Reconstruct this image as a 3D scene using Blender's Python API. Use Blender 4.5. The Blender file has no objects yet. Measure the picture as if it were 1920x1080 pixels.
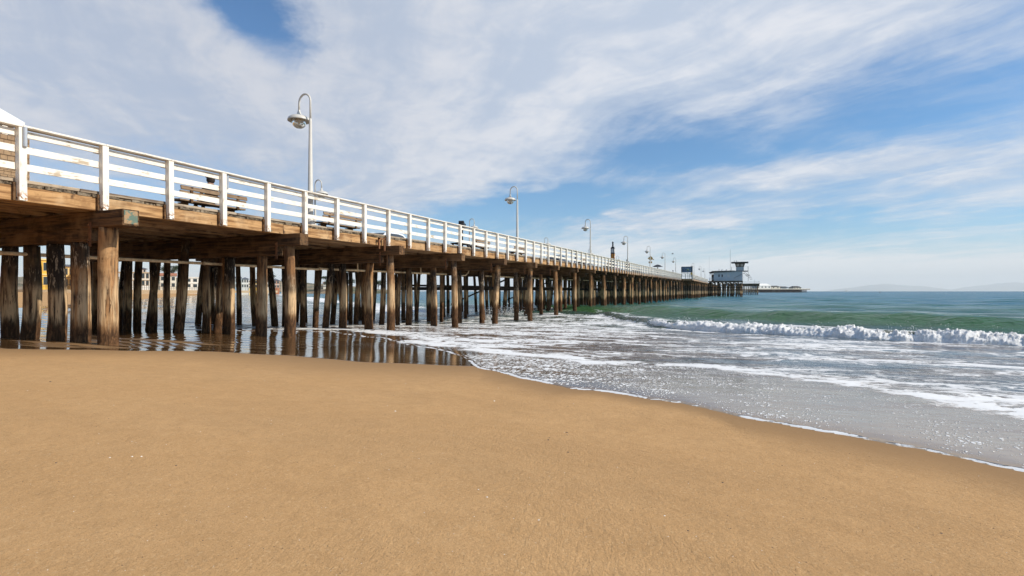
import bpy, bmesh, math, random
import numpy as np
from mathutils import Vector, Matrix, noise as mnoise
R = math.radians
random.seed(7); rng = np.random.default_rng(7)
C = bpy.context.scene.collection
scene = bpy.context.scene

# ---------------------------------------------------------------- camera
# world: pier runs along +Y, sea level z=0, camera above the origin
CAMZ = 1.9
PHI = math.atan(0.43)
SN, CS = math.sin(PHI), math.cos(PHI)
cd = bpy.data.cameras.new('camera'); cam = bpy.data.objects.new('camera', cd); C.objects.link(cam)
cam.location = (0, 0, CAMZ); cam.rotation_euler = (R(90), 0, PHI)
cd.sensor_width = 36; cd.lens = 36 * 1000 / 1920; cd.shift_y = 6 / 1920
cd.clip_start = 0.05; cd.clip_end = 60000
scene.camera = cam
FWD = Vector((-SN, CS, 0)); RGT = Vector((CS, SN, 0))

# ---------------------------------------------------------------- exposure
vs = scene.view_settings
scene.display_settings.display_device = 'sRGB'
vs.view_transform = 'Standard'; vs.look = 'None'; vs.exposure = 0.0; vs.gamma = 1.0; vs.use_curve_mapping = False
scene.cycles.max_bounces = 8
scene.cycles.volume_bounces = 1
scene.cycles.volume_max_steps = 64
scene.cycles.use_denoising = True

# ---------------------------------------------------------------- node helper
class NB:
    def __init__(s, tree): s.t = tree; s.n = tree.nodes; s.l = tree.links
    def put(s, sock, v):
        if v is None: return
        if hasattr(v, 'is_output') or isinstance(v, bpy.types.NodeSocket): s.l.new(v, sock)
        elif isinstance(v, (tuple, list)) and sock.type == 'RGBA' and len(v) == 3: sock.default_value = (*v, 1)
        else: sock.default_value = v
    def new(s, typ, ins=None, **attrs):
        nd = s.n.new(typ)
        for k, v in attrs.items(): setattr(nd, k, v)
        for k, v in (ins or {}).items(): s.put(nd.inputs[k], v)
        return nd
    def m(s, op, a, b=None, c=None, clamp=False):
        nd = s.n.new('ShaderNodeMath'); nd.operation = op; nd.use_clamp = clamp
        s.put(nd.inputs[0], a); s.put(nd.inputs[1], b); s.put(nd.inputs[2], c)
        return nd.outputs[0]
    def add(s, a, b): return s.m('ADD', a, b)
    def sub(s, a, b): return s.m('SUBTRACT', a, b)
    def mul(s, a, b): return s.m('MULTIPLY', a, b)
    def vm(s, op, a, b=None, out=0):
        nd = s.n.new('ShaderNodeVectorMath'); nd.operation = op
        s.put(nd.inputs[0], a)
        if b is not None: s.put(nd.inputs[1], b)
        return nd.outputs[out]
    def comb(s, x, y, z): return s.new('ShaderNodeCombineXYZ', {0: x, 1: y, 2: z}).outputs[0]
    def sep(s, v): return s.new('ShaderNodeSeparateXYZ', {0: v}).outputs
    def noise(s, v, scale=1.0, detail=4.0, rough=0.55, dist=0.0, col=False):
        nd = s.new('ShaderNodeTexNoise', {'Vector': v, 'Scale': scale, 'Detail': detail, 'Roughness': rough, 'Distortion': dist})
        return nd.outputs['Color' if col else 'Fac']
    def vor(s, v, scale=1.0, feature='F1', rnd=1.0):
        nd = s.new('ShaderNodeTexVoronoi', {'Vector': v, 'Scale': scale}, feature=feature)
        nd.inputs['Randomness'].default_value = rnd
        return nd.outputs['Distance']
    def ss(s, v, a, b, lo=0.0, hi=1.0, smooth=True):
        nd = s.n.new('ShaderNodeMapRange'); nd.interpolation_type = 'SMOOTHSTEP' if smooth else 'LINEAR'
        s.put(nd.inputs[0], v); s.put(nd.inputs[1], a); s.put(nd.inputs[2], b); s.put(nd.inputs[3], lo); s.put(nd.inputs[4], hi)
        return nd.outputs[0]
    def mix(s, f, a, b, mode='MIX'):
        nd = s.n.new('ShaderNodeMix'); nd.data_type = 'RGBA'; nd.blend_type = mode
        s.put(nd.inputs[0], f); s.put(nd.inputs[6], a); s.put(nd.inputs[7], b)
        return nd.outputs[2]
    def attr(s, name): return s.new('ShaderNodeAttribute', attribute_name=name).outputs['Fac']
    def pos(s): return s.new('ShaderNodeNewGeometry').outputs['Position']
    def rnd(s): return s.new('ShaderNodeObjectInfo').outputs['Random']
    def obj(s): return s.new('ShaderNodeTexCoord').outputs['Object']
    def bump(s, h, strength=0.5, dist=0.02, normal=None):
        nd = s.new('ShaderNodeBump', {'Height': h, 'Strength': strength, 'Distance': dist})
        if normal is not None: s.l.new(normal, nd.inputs['Normal'])
        return nd.outputs[0]

def mat(name):
    m_ = bpy.data.materials.new(name); m_.use_nodes = True
    nb = NB(m_.node_tree); p = nb.n['Principled BSDF']
    return m_, nb, p

# ---------------------------------------------------------------- sky and sun
SUN_EL, SUN_AZ_W = R(35), R(8)          # azimuth measured from +X towards +Y
sun_dir = Vector((math.cos(SUN_EL) * math.cos(SUN_AZ_W), math.cos(SUN_EL) * math.sin(SUN_AZ_W), math.sin(SUN_EL)))
ld = bpy.data.lights.new('sun', 'SUN'); ld.energy = 4.9; ld.angle = R(0.53); ld.color = (1.0, 0.93, 0.82)
lo = bpy.data.objects.new('sun', ld); C.objects.link(lo); lo.location = (30, 10, 40)
lo.rotation_euler = (-sun_dir).to_track_quat('-Z', 'Y').to_euler()

world = bpy.data.worlds.new('World'); scene.world = world; world.use_nodes = True
w = NB(world.node_tree); w.n.clear()
sky = w.new('ShaderNodeTexSky', sky_type='NISHITA')
sky.sun_disc = False; sky.sun_elevation = SUN_EL; sky.sun_rotation = math.pi / 2 - SUN_AZ_W
sky.altitude = 0; sky.air_density = 1.0; sky.dust_density = 0.6; sky.ozone_density = 2.0
d_ = w.vm('NORMALIZE', w.new('ShaderNodeTexCoord').outputs['Generated'])
dx = w.vm('DOT_PRODUCT', d_, tuple(RGT), out=1); dz = w.vm('DOT_PRODUCT', d_, tuple(FWD), out=1)
up = w.sep(d_)[2]
azr = w.m('ARCTAN2', dx, dz); elr = w.m('ARCSINE', up)
az = w.mul(azr, 57.2958); el = w.mul(elr, 57.2958)
upc = w.add(w.m('MAXIMUM', up, 0.0), 0.10)
px_, pz_ = w.m('DIVIDE', dx, upc), w.m('DIVIDE', dz, upc)
th = R(-30)
st_ = w.add(w.mul(px_, math.sin(th)), w.mul(pz_, math.cos(th)))     # along the streaks
cr_ = w.sub(w.mul(px_, math.cos(th)), w.mul(pz_, math.sin(th)))     # across
warp = w.noise(w.comb(w.mul(px_, .8), w.mul(pz_, .8), 2.2), 1.0, 3, .5, col=True)
wx, wy, _wz = w.sep(warp)
stw = w.add(st_, w.mul(w.sub(wx, .5), 1.1)); crw = w.add(cr_, w.mul(w.sub(wy, .5), .9))
v1 = w.comb(w.mul(crw, 0.9), w.mul(stw, 0.34), 3.1)
n1 = w.noise(v1, 1.0, 6, 0.55, 0.2)
v2 = w.comb(w.mul(crw, 3.1), w.mul(stw, 0.75), 7.7)
n2 = w.noise(v2, 1.0, 9, 0.60, 0.25)
v3 = w.comb(px_, pz_, 1.3)
n3 = w.noise(v3, 4.2, 9, 0.64, 0.35)
n4 = w.noise(w.comb(w.mul(crw, 9.0), w.mul(stw, 1.8), 4.4), 1.0, 7, 0.62, 0.3)
wp2 = w.sep(w.noise(w.comb(w.mul(px_, 3.2), w.mul(pz_, 3.2), 5.5), 1.0, 5, .6, col=True))
azw = w.add(az, w.add(w.mul(w.sub(wx, .5), 12.0), w.mul(w.sub(wp2[0], .5), 9.0))); elw = w.add(el, w.mul(w.sub(w.add(w.mul(wy, .5), w.mul(wp2[1], .5)), .5), 8.0))
cover = 0.452
for (a0, e0, sa, se, wt) in [(-36, 19, 26, 13, .27), (-11, 22, 15, 11, .26), (9, 26, 20, 10, .27), (30, 27, 14, 7, .20), (-34, 9, 16, 5, -.08), (-4, 14, 10, 5, .12), (5, 16, 9, 4, .10),
                             (-24.5, 27.5, 4.4, 4.8, -.62), (-22, 22.5, 3, 2.6, -.14), (17, 14.0, 10, 2.8, -.20), (1, 8.9, 9, 2.3, -.34), (-7, 7.0, 7, 1.6, -.12),
                             (35, 18, 8, 3.2, -.14), (30, 11.4, 17, 1.5, .22), (14, 7.4, 12, 1.1, .26), (43, 9.0, 9, 2.4, .12), (8, 4.6, 10, 1.0, .22), (24, 21, 10, 4, .06), (-8, 9.5, 10, 3, .12), (13, 18.5, 6, 3, -.10), (40, 22, 8, 5, .12),
                             (34, 1.2, 40, 2.0, .38), (-30, 3, 22, 4, .04), (30, 6.2, 9, .9, -.12)]:
    da = w.m('DIVIDE', w.sub(azw if e0 > 5 else az, a0), sa); de = w.m('DIVIDE', w.sub(elw if e0 > 5 else el, e0), se)
    g = w.m('EXPONENT', w.mul(w.add(w.mul(da, da), w.mul(de, de)), -1.0))
    cover = w.m('MULTIPLY_ADD', g, wt, cover)
nn = w.add(w.add(w.mul(n1, 0.26), w.mul(n2, 0.34)), w.add(w.mul(n3, 0.23), w.mul(n4, .19)))
tot = w.add(nn, cover)
dens = w.ss(tot, 0.85, 1.21)
thick = w.ss(w.add(w.mul(n2, .6), w.mul(n3, .4)), 0.40, 0.62)
left = w.ss(az, -32, 18)
ccol = w.mix(left, (4.7, 5.4, 6.7), (5.7, 6.5, 7.8))
cbr = w.mix(left, (6.7, 6.9, 7.5), (8.4, 8.55, 9.0))
ccol = w.mix(w.mul(thick, w.ss(tot, 1.0, 1.3, .35, 1)), ccol, cbr)
ccol = w.mix(w.ss(el, 0, 9), (9.7, 9.7, 9.6), ccol)
skyc = w.mix(1.0, sky.outputs[0], (0.60, 1.06, 1.38), mode='MULTIPLY')
skyc = w.mix(w.m('EXPONENT', w.mul(w.m('MAXIMUM', el, 0.0), -1 / 2.2)), skyc, (8.2, 8.9, 9.5))
fin = w.mix(w.mul(dens, 0.92), skyc, ccol)
bg = w.new('ShaderNodeBackground', {'Color': fin, 'Strength': 0.10})
wo = w.new('ShaderNodeOutputWorld', {'Surface': bg.outputs[0]})

# ---------------------------------------------------------------- object helpers
def tag(o, label=None, cat=None, group=None, kind=None):
    if label: o['label'] = label
    if cat: o['category'] = cat
    if group: o['group'] = group
    if kind: o['kind'] = kind
    return o
def empty(name, loc=(0, 0, 0), rz=0.0, **k):
    o = bpy.data.objects.new(name, None); C.objects.link(o); o.location = loc; o.rotation_euler = (0, 0, rz)
    o.empty_display_size = 0.2
    return tag(o, **k)
def link(name, me, parent=None, loc=None, rot=None):
    o = bpy.data.objects.new(name, me); C.objects.link(o)
    if parent is not None: o.parent = parent
    if loc is not None: o.location = loc
    if rot is not None: o.rotation_euler = rot
    return o
def copy_tree(o, parent=None):
    c = o.copy(); C.objects.link(c)
    if parent is not None: c.parent = parent
    for ch in [x for x in KIDS.get(o.name, [])]: copy_tree(ch, c)
    return c
KIDS = {}
def note_kids(o):
    for x in list(C.objects):
        if x.parent is not None: KIDS.setdefault(x.parent.name, [])
    KIDS[o.name] = [x for x in C.objects if x.parent == o]
    for x in KIDS[o.name]:
        note = [y for y in C.objects if y.parent == x]
        KIDS[x.name] = note

class MB:
    """collects shapes into one mesh"""
    def __init__(s): s.v = []; s.f = []; s.mi = []
    def raw(s, vs_, fs, mi=0):
        o = len(s.v); s.v += [tuple(p) for p in vs_]; s.f += [tuple(i + o for i in f) for f in fs]; s.mi += [mi] * len(fs); return s
    def box(s, x0, x1, y0, y1, z0, z1, mi=0, M=None):
        p = [Vector((x, y, z)) for z in (z0, z1) for y in (y0, y1) for x in (x0, x1)]
        if M is not None: p = [M @ q for q in p]
        return s.raw(p, [(0, 2, 3, 1), (4, 5, 7, 6), (0, 1, 5, 4), (2, 6, 7, 3), (0, 4, 6, 2), (1, 3, 7, 5)], mi)
    def cyl(s, p0, p1, r0, r1=None, n=10, mi=0, caps=True):
        r1 = r0 if r1 is None else r1
        p0, p1 = Vector(p0), Vector(p1); d = (p1 - p0).normalized()
        a = d.orthogonal().normalized(); b = d.cross(a)
        vv = []
        for p, r in ((p0, r0), (p1, r1)):
            for i in range(n):
                t = 2 * math.pi * i / n; vv.append(p + (a * math.cos(t) + b * math.sin(t)) * r)
        ff = [(i, (i + 1) % n, n + (i + 1) % n, n + i) for i in range(n)]
        if caps: ff += [tuple(reversed(range(n))), tuple(range(n, 2 * n))]
        return s.raw(vv, ff, mi)
    def tube(s, pts, r, n=8, mi=0):
        pts = [Vector(p) for p in pts]; vv = []; ff = []
        rs = r if isinstance(r, (list, tuple)) else [r] * len(pts)
        ref = Vector((0, 1, 0.01)).normalized()
        for k, p in enumerate(pts):
            d = (pts[min(k + 1, len(pts) - 1)] - pts[max(k - 1, 0)]).normalized()
            a = d.cross(ref)
            if a.length < .1: a = d.orthogonal()
            a.normalize(); b = d.cross(a)
            for i in range(n):
                t = 2 * math.pi * i / n; vv.append(p + (a * math.cos(t) + b * math.sin(t)) * rs[k])
        for k in range(len(pts) - 1):
            for i in range(n):
                ff.append((k * n + i, k * n + (i + 1) % n, (k + 1) * n + (i + 1) % n, (k + 1) * n + i))
        ff += [tuple(reversed(range(n))), tuple(range((len(pts) - 1) * n, len(pts) * n))]
        return s.raw(vv, ff, mi)
    def lathe(s, prof, c=(0, 0, 0), n=20, mi=0):
        vv = []; ff = []
        for (r, z) in prof:
            for i in range(n):
                t = 2 * math.pi * i / n; vv.append((c[0] + r * math.cos(t), c[1] + r * math.sin(t), c[2] + z))
        for k in range(len(prof) - 1):
            for i in range(n):
                ff.append((k * n + i, k * n + (i + 1) % n, (k + 1) * n + (i + 1) % n, (k + 1) * n + i))
        return s.raw(vv, ff, mi)
    def mesh(s, name, mats, smooth=False):
        me = bpy.data.meshes.new(name); me.from_pydata(s.v, [], s.f)
        for m_ in (mats if isinstance(mats, (list, tuple)) else [mats]): me.materials.append(m_)
        me.polygons.foreach_set('material_index', s.mi)
        if smooth: me.polygons.foreach_set('use_smooth', [True] * len(s.f))
        me.update(); return me
    def build(s, name, mats, parent=None, smooth=False, loc=None, rot=None):
        return link(name, s.mesh(name, mats, smooth), parent, loc, rot)

def bm_bevel(me, w_=0.01, seg=1):
    b = bmesh.new(); b.from_mesh(me)
    bmesh.ops.bevel(b, geom=b.edges[:], offset=w_, segments=seg, affect='EDGES', clamp_overlap=True)
    b.to_mesh(me); b.free(); return me
_box = {}
def boxmesh(name, dx_, dy_, dz_, m_, bev=0.008, wear=0.0, var=0):
    """timber: real size, origin at its centre, slightly uneven and eased edges; shared between alike pieces"""
    key = (name, round(dx_, 3), round(dy_, 3), round(dz_, 3), m_.name, var)
    if key in _box: return _box[key]
    me = MB().box(-dx_ / 2, dx_ / 2, -dy_ / 2, dy_ / 2, -dz_ / 2, dz_ / 2).mesh(name, m_)
    if wear:
        rr = random.Random(str(key))
        for v in me.vertices: v.co += Vector((rr.uniform(-wear, wear), rr.uniform(-wear, wear), rr.uniform(-wear, wear)))
    if bev: bm_bevel(me, bev)
    _box[key] = me; return me

def px_to(px, D):
    """pixel column on the vertical plane x=-D  -> distance along the pier"""
    z = 1000 * D / (CS * (1390 - px)); return (z - D * SN) / CS
def cam_pt(px, z, h=0.0):
    """world point at picture column px, z metres ahead of the camera, height h"""
    X = (px - 960) / 1000 * z
    return Vector((X * CS - z * SN, X * SN + z * CS, h))

# ---------------------------------------------------------------- terrain functions
def prof(t):
    return np.interp(t, [-60, -25, 0, 7, 12.5, 17.8, 22.7, 28, 40, 80, 400],
                     [1.78, 1.74, .95, .74, .46, .29, .11, -.08, -.7, -2.2, -3.5])
def shift(x):
    s = np.where(x < -25, (-25 - x) * 0.87, 0.0)
    return s
def sand_h(x, y):
    t = y - shift(x)
    h = prof(t)
    far = (x < -285 + 0.0 * y) | (y > 420)
    h += 0.012 * np.sin(x * .7 + .4 * np.sin(y * .5)) + 0.01 * np.sin(y * 1.1 + x * .35)
    # faint ripple ridges under the pier
    under = np.clip((-x - 8) / 4, 0, 1) * np.clip((y - 6) / 2, 0, 1) * np.clip((20 - y) / 5, 0, 1)
    h += under * 0.012 * np.sin(y * 9 + 1.2 * np.sin(x * .8) + .6 * np.sin(x * 2.1))
    return h
E2X = [-60, -40, -25, -19, -14.3, -10.4, -5.9, -4.6, -3.8, -2.4, -.43, .78, 1.57, 3, 6, 12, 60]
E2Y = [13, 13, 13, 14, 15.9, 13.9, 10.0, 8.5, 7.5, 6.35, 5.4, 4.7, 4.12, 3.2, 1.6, -1.5, -26]
E1X = [-60, -30, -20, -13.1, -9.6, -7.5, -5.6, -3.8, 0, 60]
E1Y = [9.5, 9.0, 6.0, 5.5, 7.25, 7.2, 7.05, 7.35, 9, 9]
F3X = [-9, -6.5, -4.5, -2.3, -.4, .7, 1.5, 2.2, 4, 8, 20]
F3Y = [12.6, 11.2, 10.1, 8.9, 9.3, 8.2, 6.7, 5.9, 4.6, 2.2, -4]
B1X = [-40, -22, -14, -9, -5.6, -3.9, 0, 3.7, 8.1, 14, 25, 60, 200]
B1Y = [46, 44, 42, 38, 32.6, 29.7, 25.8, 23.7, 22.1, 20.5, 18, 10, -30]
S2X = [-300, -60, -20, -11, 6, 12.9, 30, 80, 300]
S2Y = [66, 62, 52, 47.6, 38.2, 35.1, 28, 10, -60]
def curve_d(x, y, X_, Y_):
    yc = np.interp(x, X_, Y_); sl = (np.interp(x + .5, X_, Y_) - np.interp(x - .5, X_, Y_))
    return (y - yc) / np.sqrt(1 + sl * sl)
def wob(x, s, a):  # gentle unevenness
    return a * (np.sin(x * s) + .6 * np.sin(x * s * 2.3 + 1) + .35 * np.sin(x * s * 5.1 + 2.2))
def edge_d(x, y):
    """>0 on the water side of the swash front"""
    t = y - shift(x)
    return curve_d(x, t + wob(x, 1.4, .07) + wob(x, 6.0, .018), E2X, E2Y)
waves = []
for k in range(46):
    lam = 0.45 * (1.16 ** (k % 23)) * rng.uniform(.9, 1.1)
    ang = rng.normal(-math.pi / 2 - .35, .55)
    waves.append((lam, math.cos(ang) * 2 * math.pi / lam, math.sin(ang) * 2 * math.pi / lam, rng.uniform(0, 6.28)))
def sea_h(x, y, spacing):
    r = np.hypot(x, y); t = y - shift(x)
    off = np.clip((t - 14) / 26, 0.08, 1)
    h = np.zeros_like(x)
    for (lam, kx, ky, ph) in waves:
        a = 0.0040 * lam ** 0.85
        fade = np.clip((lam / spacing - 3) / 3, 0, 1)
        h += a * fade * (np.sin(x * kx + y * ky + ph + .5 * np.sin(x * .13 + ph)))
    h *= off * 1.25
    A1 = np.interp(x, [-14, -9, -5, 0, 8, 40], [.05, .26, .34, .44, .52, .5])
    d = curve_d(x, y + wob(x, .5, .12), B1X, B1Y)
    h += A1 * np.where(d < 0, np.exp(-(d / .38) ** 2), np.exp(-(d / 1.7) ** 2))
    A2 = np.interp(x, [-60, -22, -12, 0, 14, 80], [.12, .34, .55, .62, .62, .5])
    d = curve_d(x, y + wob(x, .21, .35), S2X, S2Y)
    h += A2 * np.where(d < 0, np.exp(-(d / 1.25) ** 2), np.exp(-(d / 4.2) ** 2))
    for (o, A) in ((16, .20), (33, .22), (57, .16), (86, .2), (130, .16), (190, .2)):
        dd = curve_d(x, y + wob(x, .11, .8) - o, S2X, S2Y)
        h += A * np.exp(-(dd / 3.2) ** 2) * np.clip((x + 60) / 50, 0.2, 1)
    return h

def polar_grid(rs, angs):
    rr, aa = np.meshgrid(rs, angs, indexing='ij')
    # angle 0 = camera forward, positive to the right
    X = rr * np.sin(aa); Z = rr * np.cos(aa)
    return X * CS - Z * SN, X * SN + Z * CS, rr
def grid_mesh(name, x, y, z, m_, attrs, wrap=True):
    nr, na = x.shape
    me = bpy.data.meshes.new(name)
    co = np.stack([x, y, z], -1).reshape(-1, 3).astype(np.float32)
    i = np.arange(nr - 1)[:, None] * na; j = np.arange(na if wrap else na - 1)[None, :]; j2 = (j + 1) % na
    q = np.stack([i + j, i + j2, i + na + j2, i + na + j], -1).reshape(-1, 4)[:, ::-1].astype(np.int32)
    me.vertices.add(len(co)); me.vertices.foreach_set('co', co.ravel())
    me.loops.add(q.size); me.loops.foreach_set('vertex_index', q.ravel())
    me.polygons.add(len(q)); me.polygons.foreach_set('loop_start', np.arange(0, q.size, 4, dtype=np.int32))
    me.update(calc_edges=True)
    me.polygons.foreach_set('use_smooth', np.ones(len(q), bool))
    for k, a in attrs.items():
        at = me.attributes.new(k, 'FLOAT', 'POINT'); at.data.foreach_set('value', a.ravel().astype(np.float32))
    me.materials.append(m_); me.update()
    return me
view = np.arange(-50, 50.01, 0.13); rest = np.arange(52, 308.1, 4.0)
ANG = np.radians(np.concatenate([view, rest]))
def radii(r0, r1, q):
    return r0 * q ** np.arange(int(math.log(r1 / r0) / math.log(q)) + 2)
def ss_(v, a, b):
    t = np.clip((v - a) / (b - a), 0, 1); return t * t * (3 - 2 * t)

# ---------------------------------------------------------------- sand material
m_sand, nb, p = mat('beach_sand')
P = nb.pos(); wet = nb.attr('wet'); shore = nb.attr('damp')
wetn = nb.ss(nb.add(wet, nb.mul(nb.sub(nb.noise(nb.vm('MULTIPLY', P, (.30, 2.6, 1)), 1.0, 4), .5), .8)), .32, .68)
big = nb.noise(nb.vm('MULTIPLY', P, (.5, .9, 1)), 1.0, 5, .6)
mid_ = nb.noise(P, 7.0, 6, .65); fine = nb.noise(P, 190.0, 3, .7); fine2 = nb.noise(P, 70.0, 3, .7)
c = nb.mix(nb.ss(big, .3, .7), (.555, .322, .140), (.595, .352, .158))
c = nb.mix(nb.ss(mid_, .3, .75, 0, .55), c, (.47, .268, .112))
low_ = nb.noise(nb.vm('MULTIPLY', P, (.22, .55, 1)), 1.0, 5, .65, .6)
c = nb.mix(nb.ss(low_, .50, .66, 0, .25), c, (.42, .25, .115))
c = nb.mix(nb.ss(fine, .50, .70, 0, .6), c, (.25, .14, .06))
c = nb.mix(nb.ss(fine2, .54, .70, 0, .34), c, (.78, .55, .31))
c = nb.mix(nb.ss(nb.noise(P, 44.0, 4, .75), .50, .70, 0, .30), c, (.38, .215, .09))
grain = nb.vor(P, 260.0)
spk = nb.m('GREATER_THAN', nb.noise(P, 120.0, 1, .5), .73)
c = nb.mix(nb.mul(spk, .6), c, (.10, .06, .035))
c = nb.mix(nb.mul(shore, .80), c, (.27, .16, .075))
c = nb.mix(wetn, c, (.105, .055, .022))
nb.put(p.inputs['Base Color'], c)
nb.put(p.inputs['Roughness'], nb.ss(wetn, 0, 1, .9, .045))
nb.put(p.inputs['Specular IOR Level'], nb.ss(wetn, 0, 1, .12, .75))
# relief: grain, small pits, rill marks on the near right, long soft swells
Ps = nb.sep(P)
rill_v = nb.comb(nb.add(nb.mul(Ps[0], 44.0), nb.mul(Ps[1], 15.0)), nb.sub(nb.mul(Ps[1], 13.0), nb.mul(Ps[0], 4.0)), 0.0)
rill = nb.noise(rill_v, 1.0, 4, .6, .8)
rmask = nb.ss(nb.noise(nb.vm('MULTIPLY', P, (.8, .8, 1)), 1.0, 3, .5), .42, .62)
hh = nb.add(nb.mul(nb.noise(P, 110.0, 5, .75), .9), nb.mul(nb.noise(P, 26.0, 5, .65), 1.5))
hh = nb.add(hh, nb.mul(nb.mul(rill, rmask), 1.0))
hh = nb.add(hh, nb.mul(nb.noise(nb.vm('MULTIPLY', P, (1.6, 3.6, 1)), 1.0, 4, .55), 6.0))
hh = nb.mul(hh, nb.ss(nb.add(wet, nb.mul(shore, .75)), 0, .8, 1, .05))
hw = nb.mul(nb.noise(nb.vm('MULTIPLY', P, (1.2, 5.0, 1)), 1.0, 3, .5), wetn)
nb.put(p.inputs['Normal'], nb.bump(nb.add(hh, nb.mul(hw, .9)), .8, .0055))

rs = radii(0.5, 900, 1.0105)
x, y, rr = polar_grid(rs, ANG)
zs = sand_h(x, y)
tt = y - shift(x)
d1 = curve_d(x, tt + wob(x, .9, .06), E1X, E1Y)
ed = edge_d(x, y)
wet_a = ss_(d1, -.25, .45) * (x < -3.2) + 0.0
wet_a = np.where((x < -8.5), wet_a * (1 - .44 * (1 - ss_(tt, 8.5, 12)) * ss_(-x, 8.5, 12) * ss_(d1, .3, .7)), wet_a)
wet_a = np.maximum(wet_a, ss_(ed, -.02, .10))
wet_a = np.where((x < -24), ss_(tt, 3.0, 4.5) * .85, wet_a)
damp = np.maximum(ss_(d1, -2.2, .2) * (x < 0), ss_(ed, -.75 - .25 * np.sin(x * 1.7 + np.sin(x * 4)), -.02) ** 1.3)
# a dead-still film fills the shallow pond by the piles
beach = link('beach', grid_mesh('beach', x, y, zs, m_sand, {'wet': wet_a, 'damp': damp}))
tag(beach, kind='structure')

# ---------------------------------------------------------------- water material
m_sea, nb, p = mat('sea_water')
P = nb.pos(); Ps = nb.sep(P)
deep = nb.attr('deep'); foam = nb.attr('foam'); dots = nb.attr('dots'); chop = nb.attr('chop'); green = nb.attr('green')
film = nb.attr('film')
wmix = nb.mul(nb.ss(nb.noise(nb.vm('MULTIPLY', P, (.25, .7, 0)), 1.0, 4, .6), .42, .58), nb.mul(nb.ss(Ps[0], -4, 1), nb.ss(film, 2, 5)))
c = nb.mix(nb.ss(deep, 0, .35), (.125, .068, .030), (.055, .070, .045))
c = nb.mix(nb.mul(wmix, .9), c, (.040, .085, .120))
c = nb.mix(nb.ss(deep, .25, .7), c, (.034, .112, .090))
c = nb.mix(nb.ss(deep, .7, 1.0), c, (.016, .135, .215))
c = nb.mix(nb.mul(nb.ss(nb.noise(nb.vm('MULTIPLY', P, (.03, .09, 1)), 1.0, 4, .6), .42, .62), nb.mul(deep, .5)), c, (.030, .125, .095))
sx_ = Ps[0]
fz = nb.mul(nb.ss(film, .1, 4.5, 1, 0), nb.ss(sx_, -2.6, .8))
c = nb.mix(nb.mul(fz, .9), c, (.40, .30, .20))
c = nb.mix(green, c, (.060, .150, .052))
# foam: lace of stretched cells and streaks
wv = nb.noise(nb.vm('MULTIPLY', P, (1.1, 1.6, 1)), 1.0, 4, .6, col=True)
Pw = nb.vm('ADD', P, nb.vm('MULTIPLY', nb.vm('SUBTRACT', wv, (.5, .5, .5)), (1.6, 1.3, 0)))
e1 = nb.vor(nb.vm('MULTIPLY', Pw, (.75, 1.7, 0)), 1.0, 'DISTANCE_TO_EDGE')
e2 = nb.vor(nb.vm('MULTIPLY', Pw, (2.4, 3.4, 0)), 1.0, 'DISTANCE_TO_EDGE')
lace = nb.m('MAXIMUM', nb.ss(e1, 0.0, .30, 1, 0), nb.ss(e2, 0, .26, .82, 0))
st = nb.noise(nb.vm('MULTIPLY', Pw, (.9, 4.4, 0)), 1.0, 7, .68)
brk = nb.noise(P, 14.0, 5, .7)
e3 = nb.vor(nb.vm('ADD', nb.vm('MULTIPLY', Pw, (1.25, 2.3, 0)), (3.3, 1.7, 0)), 1.0, 'DISTANCE_TO_EDGE')
lace = nb.m('MAXIMUM', lace, nb.ss(e3, 0, .22, .9, 0))
fn = nb.add(nb.add(nb.mul(lace, .50), nb.mul(st, .50)), nb.mul(brk, .34))
pch = nb.noise(nb.vm('MULTIPLY', Pw, (.28, .8, 0)), 1.0, 3, .5)
fn = nb.add(fn, nb.mul(nb.sub(pch, .5), .55))
fm = nb.ss(nb.add(fn, foam), 1.10, 1.24)
# scattered bubbles
Pd = nb.vm('ADD', P, nb.vm('MULTIPLY', nb.noise(P, 6.0, 3, .6, col=True), (.13, .17, 0)))
dv = nb.m('MINIMUM', nb.vor(nb.vm('MULTIPLY', Pd, (17.0, 8.0, 0)), 1.0, 'F1') if False else nb.add(nb.vor(nb.vm('MULTIPLY', Pd, (17.0, 8.0, 0)), 1.0, 'F1'), nb.ss(Ps[0], -2.6, -.4, 0, .15)), nb.add(nb.vor(nb.vm('MULTIPLY', Pd, (36.0, 16.0, 0)), 1.0, 'F1'), .08))
dv = nb.m('MINIMUM', dv, nb.add(nb.vor(nb.vm('MULTIPLY', Pd, (64.0, 26.0, 0)), 1.0, 'F1'), .12))
dthr = nb.add(nb.mul(dots, .72), nb.mul(nb.sub(nb.noise(nb.vm('MULTIPLY', P, (1.6, 3.0, 0)), 1.0, 5, .65), .5), .75))
dm = nb.mul(nb.ss(nb.sub(dthr, dv), -.03, .09), nb.ss(dots, .03, .1))
fm = nb.m('MAXIMUM', fm, dm)
c = nb.mix(fm, c, (.80, .79, .77))
nb.put(p.inputs['Base Color'], c)
nb.put(p.inputs['Roughness'], nb.ss(fm, 0, 1, nb.ss(deep, .3, 1, .06, .26), .75))
nb.put(p.inputs['IOR'], 1.33)
nb.put(p.inputs['Specular IOR Level'], nb.ss(fm, 0, 1, nb.ss(deep, .3, 1, .62, .45), .1))
b1 = nb.noise(nb.vm('MULTIPLY', P, (2.2, 4.0, 0)), 1.0, 6, .62, .4)
b2 = nb.noise(nb.vm('MULTIPLY', P, (.35, .75, 0)), 1.0, 6, .6, .3)
b3 = nb.noise(nb.vm('MULTIPLY', P, (.055, .13, 0)), 1.0, 5, .62, .3)
b0 = nb.noise(nb.vm('MULTIPLY', P, (5.5, 8.0, 0)), 1.0, 4, .6, .3)
hb = nb.add(nb.add(nb.add(nb.mul(b0, .022), nb.mul(b1, .07)), nb.mul(b2, .30)), nb.mul(nb.mul(b3, 3.2), nb.ss(deep, .6, 1)))
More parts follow.
